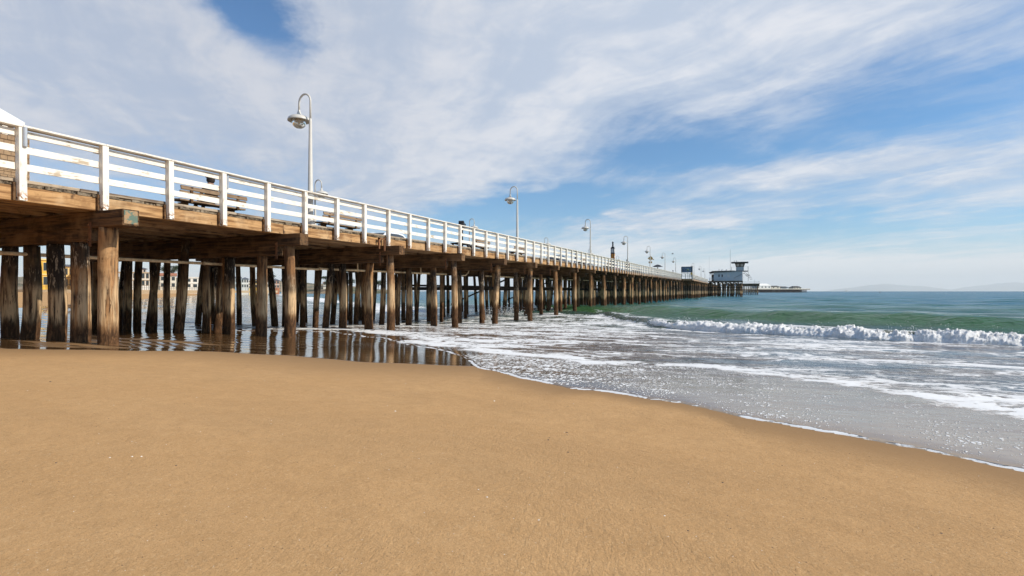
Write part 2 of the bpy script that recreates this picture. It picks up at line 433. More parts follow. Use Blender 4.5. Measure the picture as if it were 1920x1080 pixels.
hb = nb.mul(hb, chop)
hb = nb.add(hb, nb.mul(fm, .010))
nb.put(p.inputs['Normal'], nb.bump(hb, 1.0, 1.0))

rs = np.concatenate([radii(1.6, 150, 1.0085), 150 * 1.0085 * 1.018 ** np.arange(1, 300)])
x, y, rr = polar_grid(rs, ANG)
tt = y - shift(x)
ed = edge_d(x, y)
sh = sand_h(x, y); seah = sea_h(x, y, rr * 0.0095)
filmh = sh + np.where(ed > 0, .022 * (1 - np.exp(-np.clip(ed, 0, 9) / .12)) + .02 * ss_(ed, .3, 3), np.clip(ed, -1, 0) * .5 - .0005)
rip = .006 * np.sin(y * 7 + 1.5 * np.sin(x * 1.3)) + .005 * np.sin(y * 11 - x * 3.1 + np.sin(x * 2))
filmh += rip * ss_(ed, .8, 3)
base = np.where(ed > 0, np.maximum(filmh, seah), filmh)
k_ = 0.05; sm = np.log(np.exp(np.clip(filmh, -3, 3) / k_) + np.exp(np.clip(seah, -3, 3) / k_)) * k_
zw = np.where(ed > 3.5, np.maximum(sm - .0, base), base) 
zw = base + (sm - base) * ss_(ed, 3.0, 6.0)
zw = np.where(rr > 900, 0 + 0 * zw, zw)
deep_a = ss_(tt, 18, 30) * .3 + ss_(tt, 26, 60) * .45 + ss_(rr, 45, 140) * .25
dB = curve_d(x, y + wob(x, .5, .12), B1X, B1Y); dS = curve_d(x, y + wob(x, .21, .35), S2X, S2Y)
d3 = curve_d(x, tt + wob(x, 1.1, .10) + wob(x, 4.3, .04), F3X, F3Y)
fo = np.zeros_like(x)
front = np.exp(-((ed - .028) / np.interp(rr, [3, 20], [.030, .085])) ** 2)
fo = np.maximum(fo, front * np.where(x > -4.3, .53, .42) * (1 + .26 * np.sin(x * 2.9 + 2 * np.sin(x * 7.1)) + .12 * np.sin(x * 23 + 3 * np.sin(x * 5))) * (ed > 0))
zone = ss_(ed, .2, 1.2)
surf = (dB < -.4)
# wash between the foam front and the breaker
pat = .5 + .5 * np.sin(x * .55 + 1.3 * np.sin(y * .5) + .8 * np.sin(y * 1.1 - x * .3)); pat2 = .5 + .5 * np.sin(y * 1.5 + 1.1 * np.sin(x * .6) + x * .25)
wash = np.interp(x, [-30, -14, -6, -1, 4, 12], [.14, .31, .32, .25, .26, .24]) + .17 * (pat * .5 + pat2 * .5 - .35)
fo = np.maximum(fo, zone * surf * wash * ss_(d3, -.1, .6) * np.where(tt < 60, 1, 0))
fo = np.maximum(fo, zone * surf * .46 * ((x < -5.5) & (x > -17)) * ss_(ed, .0, .5) * np.exp(-((ed - 1.0) / 2.2) ** 2))
fo = np.maximum(fo, (np.interp(x, [-9, -3, 0, 2, 6], [.58, .51, .46, .43, .40]) + .06 * np.sin(x * 3.1 + y)) * np.exp(-((d3 - .32) / .58) ** 2) * (x > -9.2) + 0)
fo = np.maximum(fo, .40 * np.exp(-((dB + 1.3) / 1.0) ** 2) * ss_(x, -16, -8) * (1 - .35 * ss_(x, -3, 3)))
fo = np.maximum(fo, .40 * ss_(dB, -.5, .1) * np.exp(-np.clip(dB, 0, 99) / 1.4) * ss_(x, -12, -6))
fo = np.maximum(fo, .34 * np.exp(-((dS + 2.3) / 1.6) ** 2) * ss_(-x, 6, 12))
tl = tt - 41
fo = np.maximum(fo, (.75 * np.exp(-((tt - 39 - wob(x, .1, 1.0)) / 3.0) ** 2) + .26 * np.exp(-((tt - 30) / 6) ** 2)) * ss_(-x, 24, 30) * (rr < 700))
fo = np.where(rr > 900, 0, fo)
# scattered bubbles on the thin sheet, thick on the left, sparse on the right
dt = ss_(ed, .0, .12) * (1 - ss_(d3, -.35, .35))
dens_ = np.interp(x, [-5.5, -4.4, -3.2, -1.9, -.6, .6, 3], [.15, .64, .62, .56, .52, .42, .40])
dt = dt * dens_ * ss_(x, -5.6, -4.7)
deep_ = np.clip(deep_a, 0, 1)
chop = .10 + .9 * ss_(tt, 12, 34); chop = np.where(ed < 3, .05 + .06 * ed.clip(0, 3), chop.clip(.42, 2)) + .25 * ss_(d3, .0, 1.5) * (x > -9)
chop = chop * np.interp(rr, [0, 60, 400, 2000], [1, 1.0, 1.0, 1.6])
gr = np.exp(-((dS + .9) / 1.7) ** 2) * 1.0 * ss_(x, -24, -12)
gr = np.maximum(gr, np.exp(-((dB - .9) / 1.6) ** 2) * .5 * ss_(x, -12, -6))
for o in (16, 33, 57, 86, 130, 190):
    gr = np.maximum(gr, .35 * np.exp(-((curve_d(x, y + wob(x, .11, .8) - o, S2X, S2Y) + 2) / 3.0) ** 2))
sea = link('sea', grid_mesh('sea', x, y, zw, m_sea, {'deep': deep_, 'foam': fo, 'dots': dt, 'chop': chop, 'green': gr, 'film': ed}))
tag(sea, kind='structure')

# ---------------------------------------------------------------- breaking wave (foam roll)
m_foam, nb, p = mat('white_foam')
P = nb.pos()
fnz = nb.noise(P, 9.0, 6, .7)
nb.put(p.inputs['Base Color'], nb.mix(nb.ss(fnz, .25, .5), (.80, .79, .76), (.97, .95, .91)))
nb.put(p.inputs['Roughness'], .8); nb.put(p.inputs['Specular IOR Level'], .15)
nb.put(p.inputs['Subsurface Weight'], .25); nb.put(p.inputs['Subsurface Radius'], (.1, .1, .1)); nb.put(p.inputs['Subsurface Scale'], .3)
nb.put(p.inputs['Normal'], nb.bump(nb.add(nb.noise(P, 26.0, 5, .7), nb.mul(nb.noise(P, 80, 3, .7), .5)), .9, .05))
def breaker():
    xs = []
    xx = -8.5
    while xx < 70:
        xs.append(xx); xx += 0.026 + max(0, xx - 12) * .01
    nv = 30; V = []; F = []
    for i, xx in enumerate(xs):
        yc = float(np.interp(xx, B1X, B1Y)) - float(wob(np.array(xx), .5, .12))
        sl = float(np.interp(xx + .5, B1X, B1Y) - np.interp(xx - .5, B1X, B1Y)); n = Vector((-sl, 1)).normalized()
        A = float(np.interp(xx, [-8.5, -6, -3.6, 0, 8, 40], [.10, .22, .36, .46, .58, .56]))
        A *= 1 + .18 * mnoise.noise(Vector((xx * .45, 0, 5))) + .17 * mnoise.noise(Vector((xx * 1.5, 3, 5)))
        hw = 1.0 * float(np.interp(xx, [-8.5, -5, -1, 60], [.25, .5, 1, 1.1]))
        for k in range(nv):
            v = k / (nv - 1); a = math.pi * v
            dd = -math.cos(a); zz = math.sin(a) ** .7
            d = (-.95 * (-dd) if dd < 0 else .62 * dd) * hw * .75
            z = A * zz * (1.0 if dd < .1 else 1 - .1 * (dd - .1))
            pt = Vector((xx + n.x * d, yc + n.y * d, z - .04))
            q = Vector((pt.x * 1.0, pt.y, pt.z * 1.2))
            amp = .35 + .65 * math.sin(a)
            nz = mnoise.fractal(q * 2.3, .6, 2.1, 3) * .11 + abs(mnoise.fractal(q * 7.5, .75, 2.1, 4)) * .11 - .03 + mnoise.noise(q * 17) * .018 + mnoise.noise(q * 31) * .010
            cav = mnoise.noise(Vector((xx * 1.1, 9, k * .02)))
            if cav > .35 and dd < 0: nz -= (cav - .35) * .45
            dirn = Vector((n.x * dd * .8, n.y * dd * .8, zz + .15)).normalized()
            pt += dirn * nz * amp * (.5 + A)
            V.append(pt)
    for i in range(len(xs) - 1):
        for k in range(nv - 1):
            F.append((i * nv + k, i * nv + k + 1, (i + 1) * nv + k + 1, (i + 1) * nv + k))
    mb = MB(); mb.raw(V, F)
    o = mb.build('breaking_wave', m_foam, smooth=True); return o
bw = breaker(); tag(bw, kind='structure')
def spray():
    mb = MB(); rr_ = random.Random(3)
    def drop(c_, r):
        t = [Vector((1, 0, 0)), Vector((-1, 0, 0)), Vector((0, 1, 0)), Vector((0, -1, 0)), Vector((0, 0, 1)), Vector((0, 0, -1))]
        mb.raw([c_ + q * r * rr_.uniform(.7, 1.3) for q in t], [(0, 2, 4), (2, 1, 4), (1, 3, 4), (3, 0, 4), (2, 0, 5), (1, 2, 5), (3, 1, 5), (0, 3, 5)])
    spots = [(random.uniform(-5, 30)) for _ in range(26)] + [5.6, 5.7, 11.0]
    for sx in spots:
        n = rr_.randint(10, 40); h = rr_.uniform(.04, .2)
        for _ in range(n):
            xx = sx + rr_.gauss(0, .18); yc = float(np.interp(xx, B1X, B1Y))
            A = float(np.interp(xx, [-8.5, -6, -3.6, 0, 8, 40], [.10, .22, .36, .46, .58, .56]))
            drop(Vector((xx, yc + rr_.gauss(-.05, .14), A + abs(rr_.gauss(0, h)))), rr_.uniform(.004, .012))
    for _ in range(1500):
        xx = rr_.uniform(-6, 30); yc = float(np.interp(xx, B1X, B1Y))
        drop(Vector((xx, yc - rr_.uniform(.35, .8), rr_.uniform(.02, .18))), rr_.uniform(.004, .012))
    # splash where the small wave meets the piles
    for (cx, cy, s_, n) in ((-16.5, 38.2, .5, 700), (-15.6, 33.2, .35, 350), (-18, 38.4, .35, 260)):
        for _ in range(n):
            drop(Vector((cx + rr_.gauss(0, s_), cy - .3 + rr_.gauss(0, .25), abs(rr_.gauss(0, .32)) + .02)), rr_.uniform(.008, .035))
    o = mb.build('spray', m_foam); tag(o, 'white spray thrown up along the breaking wave', 'spray', kind='stuff')
spray()

# ---------------------------------------------------------------- wood materials
def wood(name, axis, base, dark, light, rough=.85, grain=1.0, stain=None, bumpd=.006, scale=1.0, low=None, spec=.2):
    m_, nb, p = mat(name)
    P = nb.pos(); r = nb.rnd()
    Po = nb.vm('ADD', P, nb.comb(nb.mul(r, 37.0), nb.mul(r, 91.0), nb.mul(r, 53.0)))
    g = {'x': (.8, 15, 15), 'y': (15, .8, 15), 'z': (13, 13, 1.0)}[axis]
    Pg = nb.vm('MULTIPLY', Po, tuple(q * scale for q in g))
    n1 = nb.noise(Pg, 1.0, 5, .65, .3); n2 = nb.noise(Po, 1.6 * scale, 4, .6); n3 = nb.noise(nb.vm('MULTIPLY', Po, tuple(q * 3 * scale for q in g)), 1.0, 3, .6)
    c = nb.mix(nb.ss(n1, .38, .60), dark, base)
    c = nb.mix(nb.ss(n2, .45, .75, 0, .75), c, light)
    c = nb.mix(nb.ss(n3, .58, .75, 0, .6 * grain), c, dark)
    c = nb.mix(nb.ss(nb.noise(nb.vm('ADD', Po, (5, 9, 2)), 2.6 * scale, 5, .7), .52, .66, 0, .55 * grain), c, dark)
    c = nb.mix(nb.ss(r, 0, 1, 0, .35), c, dark)
    if stain:
        c = nb.mix(nb.ss(nb.noise(Po, 2.7, 3, .6), .60, .72), c, stain)
    if low: c = low(nb, c, P, Po)
    nb.put(p.inputs['Base Color'], c); nb.put(p.inputs['Roughness'], rough); nb.put(p.inputs['Specular IOR Level'], spec)
    nb.put(p.inputs['Normal'], nb.bump(nb.add(n1, nb.mul(n3, .5)), .8, bumpd))
    return m_
def pile_low(nb, c, P, Po):
    z = nb.sep(P)[2]
    zz = nb.add(z, nb.mul(nb.sub(nb.noise(nb.vm('MULTIPLY', Po, (9, 9, 1.2)), 1.0, 4, .65), .5), .75))
    pale = nb.mul(nb.ss(zz, 1.05, 1.35), nb.ss(zz, 1.75, 2.5, 1, 0))
    crk = nb.noise(nb.vm('MULTIPLY', Po, (19, 19, 3.5)), 1.0, 5, .7, 1.2)
    c = nb.mix(nb.mul(pale, nb.ss(nb.noise(nb.vm('MULTIPLY', Po, (15, 15, .9)), 1.0, 4, .6), .36, .58)), c, (.62, .42, .23))
    # old creosote, black, cracked with pale wood showing through, on some piles
    sel = nb.ss(nb.noise(nb.comb(nb.mul(nb.rnd(), 50), nb.mul(z, .55), 0.0), 1.0, 2, .5), .52, .60)
    up_ = nb.ss(zz, 1.55, 1.95)
    blk = nb.mix(nb.ss(crk, .54, .62), (.018, .015, .013), (.46, .36, .25))
    c = nb.mix(nb.mul(nb.mul(sel, up_), .88), c, blk)
    c = nb.mix(nb.ss(nb.noise(nb.vm('MULTIPLY', Po, (22, 22, 2.2)), 1.0, 5, .7, .8), .56, .66, 0, .85), c, (.022, .013, .008))
    c = nb.mix(nb.ss(zz, .95, 1.25, 1, 0), c, nb.mix(nb.ss(crk, .45, .65), (.055, .027, .012), (.20, .098, .042)))
    return c
W_pile = wood('weathered_pile', 'z', (.40, .205, .085), (.075, .036, .018), (.56, .35, .17), low=pile_low, bumpd=.016, scale=.9)
W_pileb = wood('creosoted_pile', 'z', (.15, .082, .04), (.022, .014, .009), (.26, .17, .09), low=pile_low, bumpd=.016, scale=.9)  # shade under the deck put into the inner piles' wood colour
W_capx = wood('old_cap_timber', 'x', (.20, .105, .045), (.035, .02, .012), (.30, .18, .09), bumpd=.012)
W_fas = wood('golden_fascia_timber', 'y', (.54, .315, .14), (.22, .11, .045), (.68, .47, .26), stain=(.10, .055, .03), scale=.85, grain=.9)
W_str = wood('stringer_timber', 'y', (.46, .27, .135), (.08, .045, .024), (.60, .40, .22), scale=.8)
W_plank = wood('grey_deck_plank', 'x', (.25, .19, .125), (.03, .022, .015), (.42, .34, .24))
W_curb = wood('grey_curb_board', 'y', (.46, .36, .25), (.14, .10, .07), (.58, .49, .37), scale=.8)
W_bench = wood('bench_slat', 'y', (.34, .235, .145), (.16, .10, .06), (.42, .31, .20), scale=.9)
def paint_low(nb, c, P, Po):
    return c
def paint(name, col, wearcol, amt, rough=.5, axis='y', rust=False):
    m_, nb, p = mat(name)
    P = nb.pos(); r = nb.rnd(); Po = nb.vm('ADD', P, nb.comb(nb.mul(r, 37.0), nb.mul(r, 91.0), nb.mul(r, 53.0)))
    g = {'x': (3, 20, 20), 'y': (20, 3, 20), 'z': (20, 20, 3)}[axis]
    n1 = nb.noise(nb.vm('MULTIPLY', Po, g), 1.0, 5, .7); n2 = nb.noise(Po, 2.5, 4, .6)
    c = nb.mix(nb.ss(n2, .3, .7), col, tuple(q * .90 for q in col))
    c = nb.mix(nb.ss(nb.add(nb.mul(n1, .6), nb.mul(n2, .4)), .62 - amt, .66 - amt), c, wearcol)
    if rust:
        # rust and bare wood run down from the bolts at the post foot
        oz = nb.sep(nb.obj())[2]
        k = nb.mul(nb.ss(oz, -.48, -.66), nb.ss(nb.noise(Po, 16, 4, .65), .46, .56))
        c = nb.mix(k, c, nb.mix(nb.ss(n1, .4, .6), (.40, .17, .045), (.10, .05, .025)))
    nb.put(p.inputs['Base Color'], c); nb.put(p.inputs['Roughness'], rough)
    nb.put(p.inputs['Normal'], nb.bump(nb.add(n1, n2), .5, .004))
    return m_
W_white = paint('white_rail_paint', (.84, .78, .68), (.48, .38, .26), .06)
W_whitez = paint('white_post_paint', (.84, .78, .68), (.50, .40, .28), .05, axis='z', rust=True)
def flat(name, col, rough=.6, metal=0.0, var=.12, sc=3.0, bumpd=.003, spec=.4):
    m_, nb, p = mat(name)
    P = nb.pos(); n = nb.noise(P, sc, 5, .65)
    c = nb.mix(nb.ss(n, .3, .7), tuple(q * (1 - var) for q in col), tuple(min(1, q * (1 + var)) for q in col))
    c = nb.mix(nb.ss(nb.noise(P, sc * 6, 3, .6), .60, .8, 0, .35), c, tuple(q * .55 for q in col))
    nb.put(p.inputs['Base Color'], c); nb.put(p.inputs['Roughness'], rough); nb.put(p.inputs['Metallic'], metal)
    nb.put(p.inputs['Specular IOR Level'], spec)
    nb.put(p.inputs['Normal'], nb.bump(n, .3, bumpd))
    return m_
M_lamp = flat('pale_lamp_paint', (.60, .57, .51), .38, var=.05)
M_pipe = flat('tan_pipe', (.78, .55, .32), .7, var=.3, sc=5)
M_rust = flat('rusty_iron', (.20, .085, .035), .85, var=.4, sc=8)
M_dark = flat('dark_metal', (.030, .032, .036), .5)
M_grey = flat('galvanised_tube', (.42, .44, .47), .4, metal=.3)
M_green, nb, p = mat('green_stained_timber_end')
P = nb.pos(); nb.put(p.inputs['Base Color'], nb.mix(nb.ss(nb.noise(P, 7.0, 5, .65), .47, .56), (.36, .23, .12), (.115, .17, .13))); p.inputs['Roughness'].default_value = .85
M_blackw = flat('black_timber', (.035, .026, .02), .85, var=.4)
M_glass = mat('lamp_glass')
M_glass[2].inputs['Base Color'].default_value = (.80, .76, .68, 1)
M_glass[2].inputs['Roughness'].default_value = .15
M_glass[2].inputs['Transmission Weight'].default_value = .75
M_glass = M_glass[0]
M_bulb = flat('lamp_reflector', (.45, .33, .20), .5)

def rise(s): return 0.0069 * max(0.0, s - 13)

# ---------------------------------------------------------------- the pier
XR = -13.05              # railing line
XF = -24.3               # far edge
pier = empty('pier', (XR, 0, 0), label='long timber pier on rows of piles running out over the surf', cat='pier')
OFF = Vector((-XR, 0, 0))
def on_pier(name, me, x_, y_, z_, rot=None):
    return link(name, me, pier, Vector((x_, y_, z_)) + OFF, rot)

# piles: six uneven log shapes, shared
def pile_mesh(seed, L, r0=.205, r1=.175, n=18, rings=22):
    rr_ = random.Random(seed); V = []; F = []
    bx, by = rr_.uniform(-.05, .05), rr_.uniform(-.05, .05)
    for k in range(rings + 1):
        t = k / rings; z = t * L; r = r0 + (r1 - r0) * t
        cx = bx * math.sin(t * 3.1); cy = by * math.sin(t * 3.1)
        for i in range(n):
            a = 2 * math.pi * i / n
            q = Vector((math.cos(a) * 1.6 + seed * 7.3, math.sin(a) * 1.6, z * .7))
            q2 = Vector((math.cos(a) * 6 + seed, math.sin(a) * 6, z * 1.1))
            rad = r * (1 + .07 * mnoise.noise(q) + .055 * mnoise.noise(q2)) + .006 * mnoise.noise(Vector((math.cos(a) * 18, math.sin(a) * 18, z * 9 + seed)))
            V.append((cx + math.cos(a) * rad, cy + math.sin(a) * rad, z))
    for k in range(rings):
        for i in range(n): F.append((k * n + i, k * n + (i + 1) % n, (k + 1) * n + (i + 1) % n, (k + 1) * n + i))
    F.append(tuple(range(rings * n, (rings + 1) * n)))
    me = MB().raw(V, F).mesh('pile', W_pile, smooth=True)
    return me
PM = [pile_mesh(s, 4.0) for s in range(7)]
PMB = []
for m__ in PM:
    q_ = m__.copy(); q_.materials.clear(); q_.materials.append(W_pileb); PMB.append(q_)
S0, DS = 7.39, 5.19
bents = [S0 + DS * n for n in range(-1, 25)]
koff = [0, 1.05, 2.1, 3.05, 3.9, 4.8, 5.7, 6.6, 7.6, 8.5, 9.4, 10.2, 10.9]
farpiles = MB()
leans = {(3, 0): (.045, 0), (4, 0): (-.09, 0)}
rp = random.Random(11)
PILE_XY = []
for bi, s in enumerate(bents):
    for ki, k in enumerate(koff):
        if bi == 0 and ki > 7: continue
        jx = 0 if ki == 0 else rp.uniform(-.22, .22); jy = 0 if ki == 0 else rp.uniform(-.18, .18)
        if bi >= 2 and ki == 1: jx -= .15
        if bi >= 2 and ki == 2: jx -= .35
        if bi == 1 and ki < 5: jx, jy = (0, -.02, .05, .0, -.1)[ki], 0
        xb = -13.0 - k + jx; yb = s + jy
        gz = float(sand_h(np.array(xb), np.array(yb))) - .55
        top = (3.32 if ki == 0 else 3.02) + rise(s)
        if bi > 15 and ki > 3:
            farpiles.cyl((xb + 13.05, yb, gz), (xb + 13.05 + rp.uniform(-.25, .25), yb, top), .18, .16, n=7); PILE_XY.append((xb, yb)); continue
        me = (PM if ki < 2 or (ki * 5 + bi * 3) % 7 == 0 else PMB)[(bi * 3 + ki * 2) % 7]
        o = on_pier('pile', me, xb, yb, gz)
        L = top - gz; o.scale = (1, 1, 1)
        f = rp.uniform(.86, 1.06) if ki else rp.uniform(.95, 1.03)
        if bi > 1: f *= .86
        if ki > 2: f *= rp.uniform(.68, .84)
        lx = rp.gauss(0, .008); ly = rp.gauss(0, .008)
        if ki > 2 and rp.random() < .5: lx = rp.choice((-1, 1)) * rp.uniform(.04, .11); ly = rp.uniform(-.05, .05)
        if bi == 1 and ki < 5: lx, ly = ((0, 0), (.0, .0), (-.01, 0), (.075, .0), (-.02, 0))[ki]; f = (1.0, .98, .95, .95, .9)[ki]
        if bi == 5 and ki == 0: lx, ly = .03, .055
        if bi == 4 and ki == 0: lx, ly = -.01, -.02
        o.scale = (f, f, L / 4.0 / math.cos(max(abs(lx), abs(ly))))
        o.location.x -= math.tan(lx) * 0; 
        # lean about the top so it still meets the cap
        topv = Vector((xb, yb, top)); dirv = Vector((lx, ly, 1)).normalized()
        basev = topv - dirv * (L / dirv.z)
        o.location = basev + OFF
        o.rotation_euler = Vector((0, 0, 1)).rotation_difference(dirv).to_euler()
        PILE_XY.append((basev.x, basev.y))
for bi in range(0, 5):
    for q in range(4):
        xb = -13.0 - rp.uniform(2.2 if bi > 1 else 6.0, 10.5); yb = bents[bi] + rp.choice((-.55, .55)); gz = float(sand_h(np.array(xb), np.array(yb))) - .55
        top = 3.6 + rise(yb); lx = rp.choice((-1, 1)) * rp.uniform(.06, .15); ly = rp.uniform(-.06, .06)
        dirv = Vector((lx, ly, 1)).normalized(); L = (top - gz); bv = Vector((xb, yb, top)) - dirv * (L / dirv.z)
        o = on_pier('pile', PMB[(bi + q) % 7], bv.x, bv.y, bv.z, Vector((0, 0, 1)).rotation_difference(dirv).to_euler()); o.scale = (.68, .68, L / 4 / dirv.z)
o = farpiles.build('distant_piles', W_pile, pier); o['kind'] = 'stuff'
# caps
for bi, s in enumerate(bents):
    z0 = 3.32 + rise(s)
    ext = [.8, .8, .62, .6, .55, .5][min(bi, 5)] if bi < 6 else .35 + .1 * math.sin(bi * 2.3)
    xa, xb = -24.2, -13.0 + ext
    L1 = 6.2
    on_pier('cap_beam', boxmesh('cap_beam', L1, .34, .36, W_capx, .012, .004), xb - L1 / 2, s, z0 + .18)
    on_pier('cap_beam', boxmesh('cap_beam', (xb - L1 - .01) - xa, .34, .36, W_capx, .012, .004), (xb - L1 - .01 + xa) / 2, s, z0 + .178)
    on_pier('lower_cap_beam', boxmesh('lower_cap_beam', 10.4, .32, .295, W_capx, .012, .004), -13.42 - 5.2, s, z0 - .1495)
    if bi == 1:
        on_pier('stained_end', MB().box(-.004, .004, -.15, .13, -.14, .15).mesh('stained_end', M_green), xb + .0075, s, z0 + .18)
# iron straps on the near bents
for bi in range(1, 9):
    s = bents[bi]; zb = 3.32 + rise(s)
    mb = MB().box(-.035, .035, -.012, .012, -.42, .12).cyl((0, -.02, .05), (0, -.045, .05), .025, n=6).cyl((0, -.02, -.33), (0, -.045, -.33), .025, n=6)
    on_pier('iron_strap', mb.mesh('iron_strap', M_rust), -13.33, s - .19, zb)
# stringers: outer one is the golden fascia
for bi in range(len(bents) - 1 + 1):
    s = bents[bi]; z = 3.83 + rise(s + 2.6)
    tilt = .0069 if s > 13 else 0
    for k in range(12):
        if k == 0: continue
        x_ = -13.28 - k * .98
        if s < 95 or k < 4:
            on_pier('stringer', boxmesh('stringer', .24, 5.17, .285, W_str, .01, .004), x_, s + 2.6, z, (tilt, 0, 0))
    # three closely set outer stringers, their undersides in view
    for j, xx in enumerate((-13.45, -13.78, -14.1)):
        on_pier('stringer', boxmesh('stringer', .28, 5.17, .285, W_str, .01, .006, var=j), xx, s + 2.6, z - .002 * j, (tilt, 0, 0))
fy = -1.0; fl = [4.45, 3.9, 5.1, 4.7]; i = 0
while fy < 132:
    L = fl[i % 4]
    on_pier('fascia_timber', boxmesh('fascia_timber', .20, L - .006, .30, W_fas, .008, .003), XR - .165, fy + L / 2, 3.83 + rise(fy + L / 2), (.0069 if fy > 12 else 0, 0, 0))
    fy += L; i += 1
# curb board
fy = -1.0; i = 0
while fy < 132:
    L = [3.6, 4.3, 3.9][i % 3]
    on_pier('curb_board', boxmesh('curb_board', .26, L - .01, .07, W_curb, .01, .006, var=i % 3), XR - .20, fy + L / 2, 4.088 + rise(fy + L / 2), (.0069 if fy > 12 else 0, 0, 0))
    fy += L; i += 1
# deck planks
rp = random.Random(5); n = 0; yy = -1.0; mbp = MB(); pms = []
for v in range(5):
    pms.append(boxmesh('deck_plank', 11.1, .27 + .008 * (v % 3), .072, W_plank, .012, .007, var=v))
while yy < 132:
    wdt = .285
    out = rp.uniform(-.03, .045); dzz = rp.uniform(-.012, .006)
    z = 4.016 + rise(yy) + dzz
    if n < 300:
        on_pier('deck_plank', pms[n % 5], -13.13 - 5.55 + out, yy, z)
    else: mbp.box(-24.3 + 13.05, -13.13 + out + 13.05, yy - .135, yy + .135, z - .036, z + .036)
    yy += wdt; n += 1
o = mbp.build('far_deck_planks', W_plank, pier); o['kind'] = 'stuff'
# service pipe with hangers
for k in range(22):
    y0 = 1.5 + k * 5.19; z = 2.80 + rise(y0)
    zz1 = z + .0069 * 5.19 * (y0 > 12)
    if k == 5: continue
    mb = MB().cyl((0, 0, z), (0, 5.15, zz1), .045, n=10).cyl((0, .02, z), (0, .10, z), .058, n=10)
    o = mb.build('pipe', M_pipe, pier, smooth=False, loc=(-16.0 + 13.05, y0, 0))
    mb = MB().cyl((0, 2.4, z), (0, 2.4, z + .42), .028, n=8).cyl((0, 2.4, z - .06), (0, 2.4, z + .08), .05, n=8)
    mb.build('pipe_hanger', M_pipe, pier, loc=(-16.0 + 13.05, y0, 0))
for k in range(3):
    mb = MB().tube([(0, 0, 2.75), (.05, .35, 2.77), (0, .8, 2.95), (0, 1.0, 3.3)], .04)
    mb.build('pipe_elbow', M_pipe, pier, loc=(-15.6 - .5 * k + 13.05, 28.6 + 11 * k, rise(28)))
# low walers and braces on the far side of the bents
for bi in range(6, 24):
    s = bents[bi]
    for (zz_, yy0) in ((2.05, .25), (2.35, .25)):
        on_pier('waler', boxmesh('waler', .14, 5.19, .15, M_blackw, .01), -23.4, s + 2.6, zz_ if bi > 4 else zz_)
    if bi % 2: on_pier('cross_brace', MB().box(-.05, .05, -.08, .08, -2.9, 2.9, M=Matrix.Rotation(R(68), 4, 'Y')).mesh('cross_brace', M_blackw), -19.5, s + .26, 1.9)
    on_pier('cross_beam', boxmesh('cross_beam', 8.8, .12, .22, M_blackw, .01), -19.4, s - .25, 2.1)
# little iron bits on the fascia, ladder stub, drain pipe as in the photo
for px in (506, ):
    s = px_to(px, 13.0); mb = MB().cyl((0, 0, 3.72), (0, 0, 4.35), .022, n=6).box(-.05, .05, -.05, .05, 3.70, 3.72)
    mb.build('green_pipe', M_green, pier, loc=(.05, s, 0))
s = px_to(722, 12.95)
MB().box(-.03, .03, -.36, -.30, 3.55, 4.0).box(-.03, .03, -.02, .04, 3.50, 4.02).box(-.03, .03, -.36, .04, 3.93, 3.98).build('iron_bracket', M_rust, pier, loc=(.06, s, 0))

# ---------------------------------------------------------------- railing
rail = empty('railing', (XR, 0, 3.9), label='white painted board railing along the near edge of the pier', cat='railing')
PO = Vector((XR, 0, 3.9))
def on_rail(name, me, x_, y_, z_, rot=None): return link(name, me, rail, Vector((x_, y_, z_)) - PO, rot)
SP = 1.484; P0 = 7.31
post_me = boxmesh('post', .14, .128, 1.44, W_whitez, .006, .002)
mbf = MB(); mbfw = MB(); npost = 0
block_me = boxmesh('wood_block', .06, .045, .36, W_capx, .004)  # dark strip added as the shade beside each post at fascia level
for k in range(-5, 84):
    s = P0 + SP * k; rz = rise(s); nrz = rise(s + SP)
    tilt = math.atan2(nrz - rz, SP)
    lean = random.Random(k).gauss(0, .006)
    on_rail('post', post_me, XR + .035, s, 3.68 + .72 + rz, (lean, 0, 0))
    if k < 40:
        on_rail('wood_block', block_me, XR - .03, s - .088, 3.86 + rz)
    ym = s + SP / 2; zm = (rz + nrz) / 2
    on_rail('top_rail', boxmesh('top_rail', .24, SP - .004, .038, W_white, .005, .002), XR - .005, ym, 5.141 + zm, (tilt, 0, 0))
    for (nm, zc, h) in (('upper_board', 5.015, .13), ('middle_board', 4.70, .138), ('lower_board', 4.355, .142)):
        on_rail(nm, boxmesh('rail_board', .036, SP - .10 if k < 30 else SP, h, W_white, .004, .003, var=(k * 3 + int(zc * 10)) % 4), XR - .035, ym + (0 if k < 30 else 0), zc + zm, (tilt + random.Random(k + int(zc * 100)).gauss(0, .003), 0, 0))
    if k < 30:
        for zc in (5.015, 4.70, 4.355):
            pass
# splice cleats behind each post so the boards have something to bear on
cleat = boxmesh('cleat', .045, .26, .14, W_white, .004)
for k in range(-5, 30):
    s = P0 + SP * k
    for zc in (5.015, 4.70, 4.355): on_rail('cleat', cleat, XR - .074, s - .02, zc + rise(s))
tube_me = MB().cyl((0, 0, -.19), (0, 0, .19), .036, n=12).box(-.05, -.02, -.03, .03, -.20, .20).mesh('light_tube', M_grey, smooth=False)
for k in (-1, 2, 7, 12, 18, 24, 31):
    s = P0 + SP * k
    on_rail('light_tube', tube_me, XR + (.125 if k == -1 else .02), s + (.02 if k == -1 else .14), 4.93 + rise(s))

